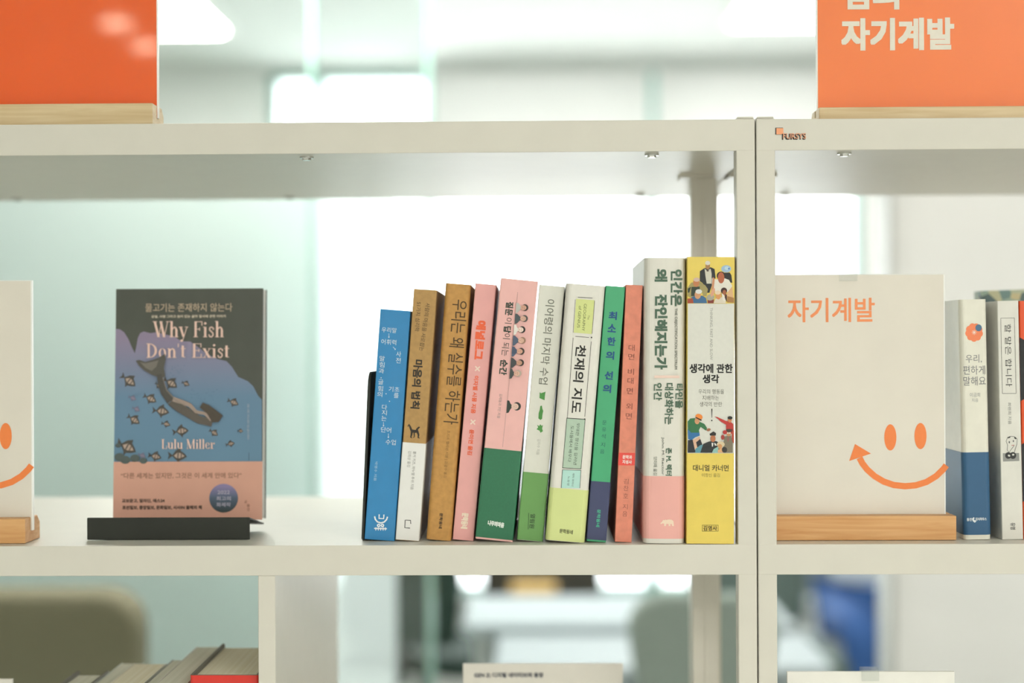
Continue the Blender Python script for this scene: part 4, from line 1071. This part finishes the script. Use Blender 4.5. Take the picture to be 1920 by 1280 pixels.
skin('body', V, Ed, Rd, M_skin, person)
for s in (-1, 1):
    for j in range(4):
        b0 = Vector((-s * .045, -.222, .887 + .02 * s + .017 * j)); ln_ = (.058, .068, .064, .05)[j]
        skin('finger', [b0, b0 + Vector((-s * ln_ * .5, .004, .004)), b0 + Vector((-s * ln_, .018, .006))], [(0, 1), (1, 2)], [.0085, .008, .007], M_skin, person, sub=1)
    b0 = Vector((-s * .015, -.222, .93 + .02 * s))
    skin('thumb', [b0, b0 + Vector((-s * .018, -.006, .022)), b0 + Vector((-s * .03, -.004, .044))], [(0, 1), (1, 2)], [.0105, .0095, .008], M_skin, person, sub=1)
V = [(0, .05, .55)]; Ed = []; Rd = [(.145, .115)]
for s in (-1, 1):
    k0 = len(V)
    V += [(s * .10, .02, .535), (s * .11, -.36, .535), (s * .105, -.405, .28), (s * .10, -.40, .10)]
    Ed += [(0, k0), (k0, k0 + 1), (k0 + 1, k0 + 2), (k0 + 2, k0 + 3)]
    Rd += [.092, .072, .064, .056]
skin('jeans', V, Ed, Rd, mat('#2c5590', .8, .12, 180), person)
V = [(0, .04, .575), (0, .07, .74), (0, .07, .90), (0, .06, 1.04)]; Ed = [(0, 1), (1, 2), (2, 3)]; Rd = [(.15, .125), (.14, .105), (.152, .107), (.125, .088)]
for s in (-1, 1):
    k1 = len(V)
    V += [(s * .19, .06, 1.005), (s * .235, -.03, .86), (s * .075, -.19, .898 + .02 * s)]
    Ed += [(3, k1), (k1, k1 + 1), (k1 + 1, k1 + 2)]; Rd += [.078, .068, .056]
skin('shirt', V, Ed, Rd, mat('#dfe6ea', .8, .03), person)
skin('hair', [(0, .045, 1.24), (0, .045, 1.31), (0, .01, 1.355)], [(0, 1), (1, 2)], [(.075, .06), (.08, .07), (.06, .055)], mat('#2b2320', .6, .1), person)
for s in (-1, 1):
    skin('shoe', [(s * .10, -.375, .045), (s * .105, -.45, .042), (s * .11, -.53, .034)], [(0, 1), (1, 2)], [(.046, .042), (.047, .04), (.04, .03)], mat('#e6e6e3', .6), person)
    skin('ear', [(s * .078, .02, 1.24), (s * .084, .025, 1.265)], [(0, 1)], [.012, .014], M_skin, person, sub=1)
    skin('eye', [(s * .03, -.066, 1.255), (s * .03, -.069, 1.256)], [(0, 1)], [.009, .009], mat('#2a2522', .3), person, sub=1)
skin('nose', [(0, -.066, 1.25), (0, -.088, 1.222)], [(0, 1)], [.008, .013], M_skin, person, sub=1)
skin('mouth', [(-.022, -.068, 1.185), (0, -.074, 1.183), (.022, -.068, 1.185)], [(0, 1), (1, 2)], [.004, .006, .004], mat('#a8655c', .5), person, sub=1)
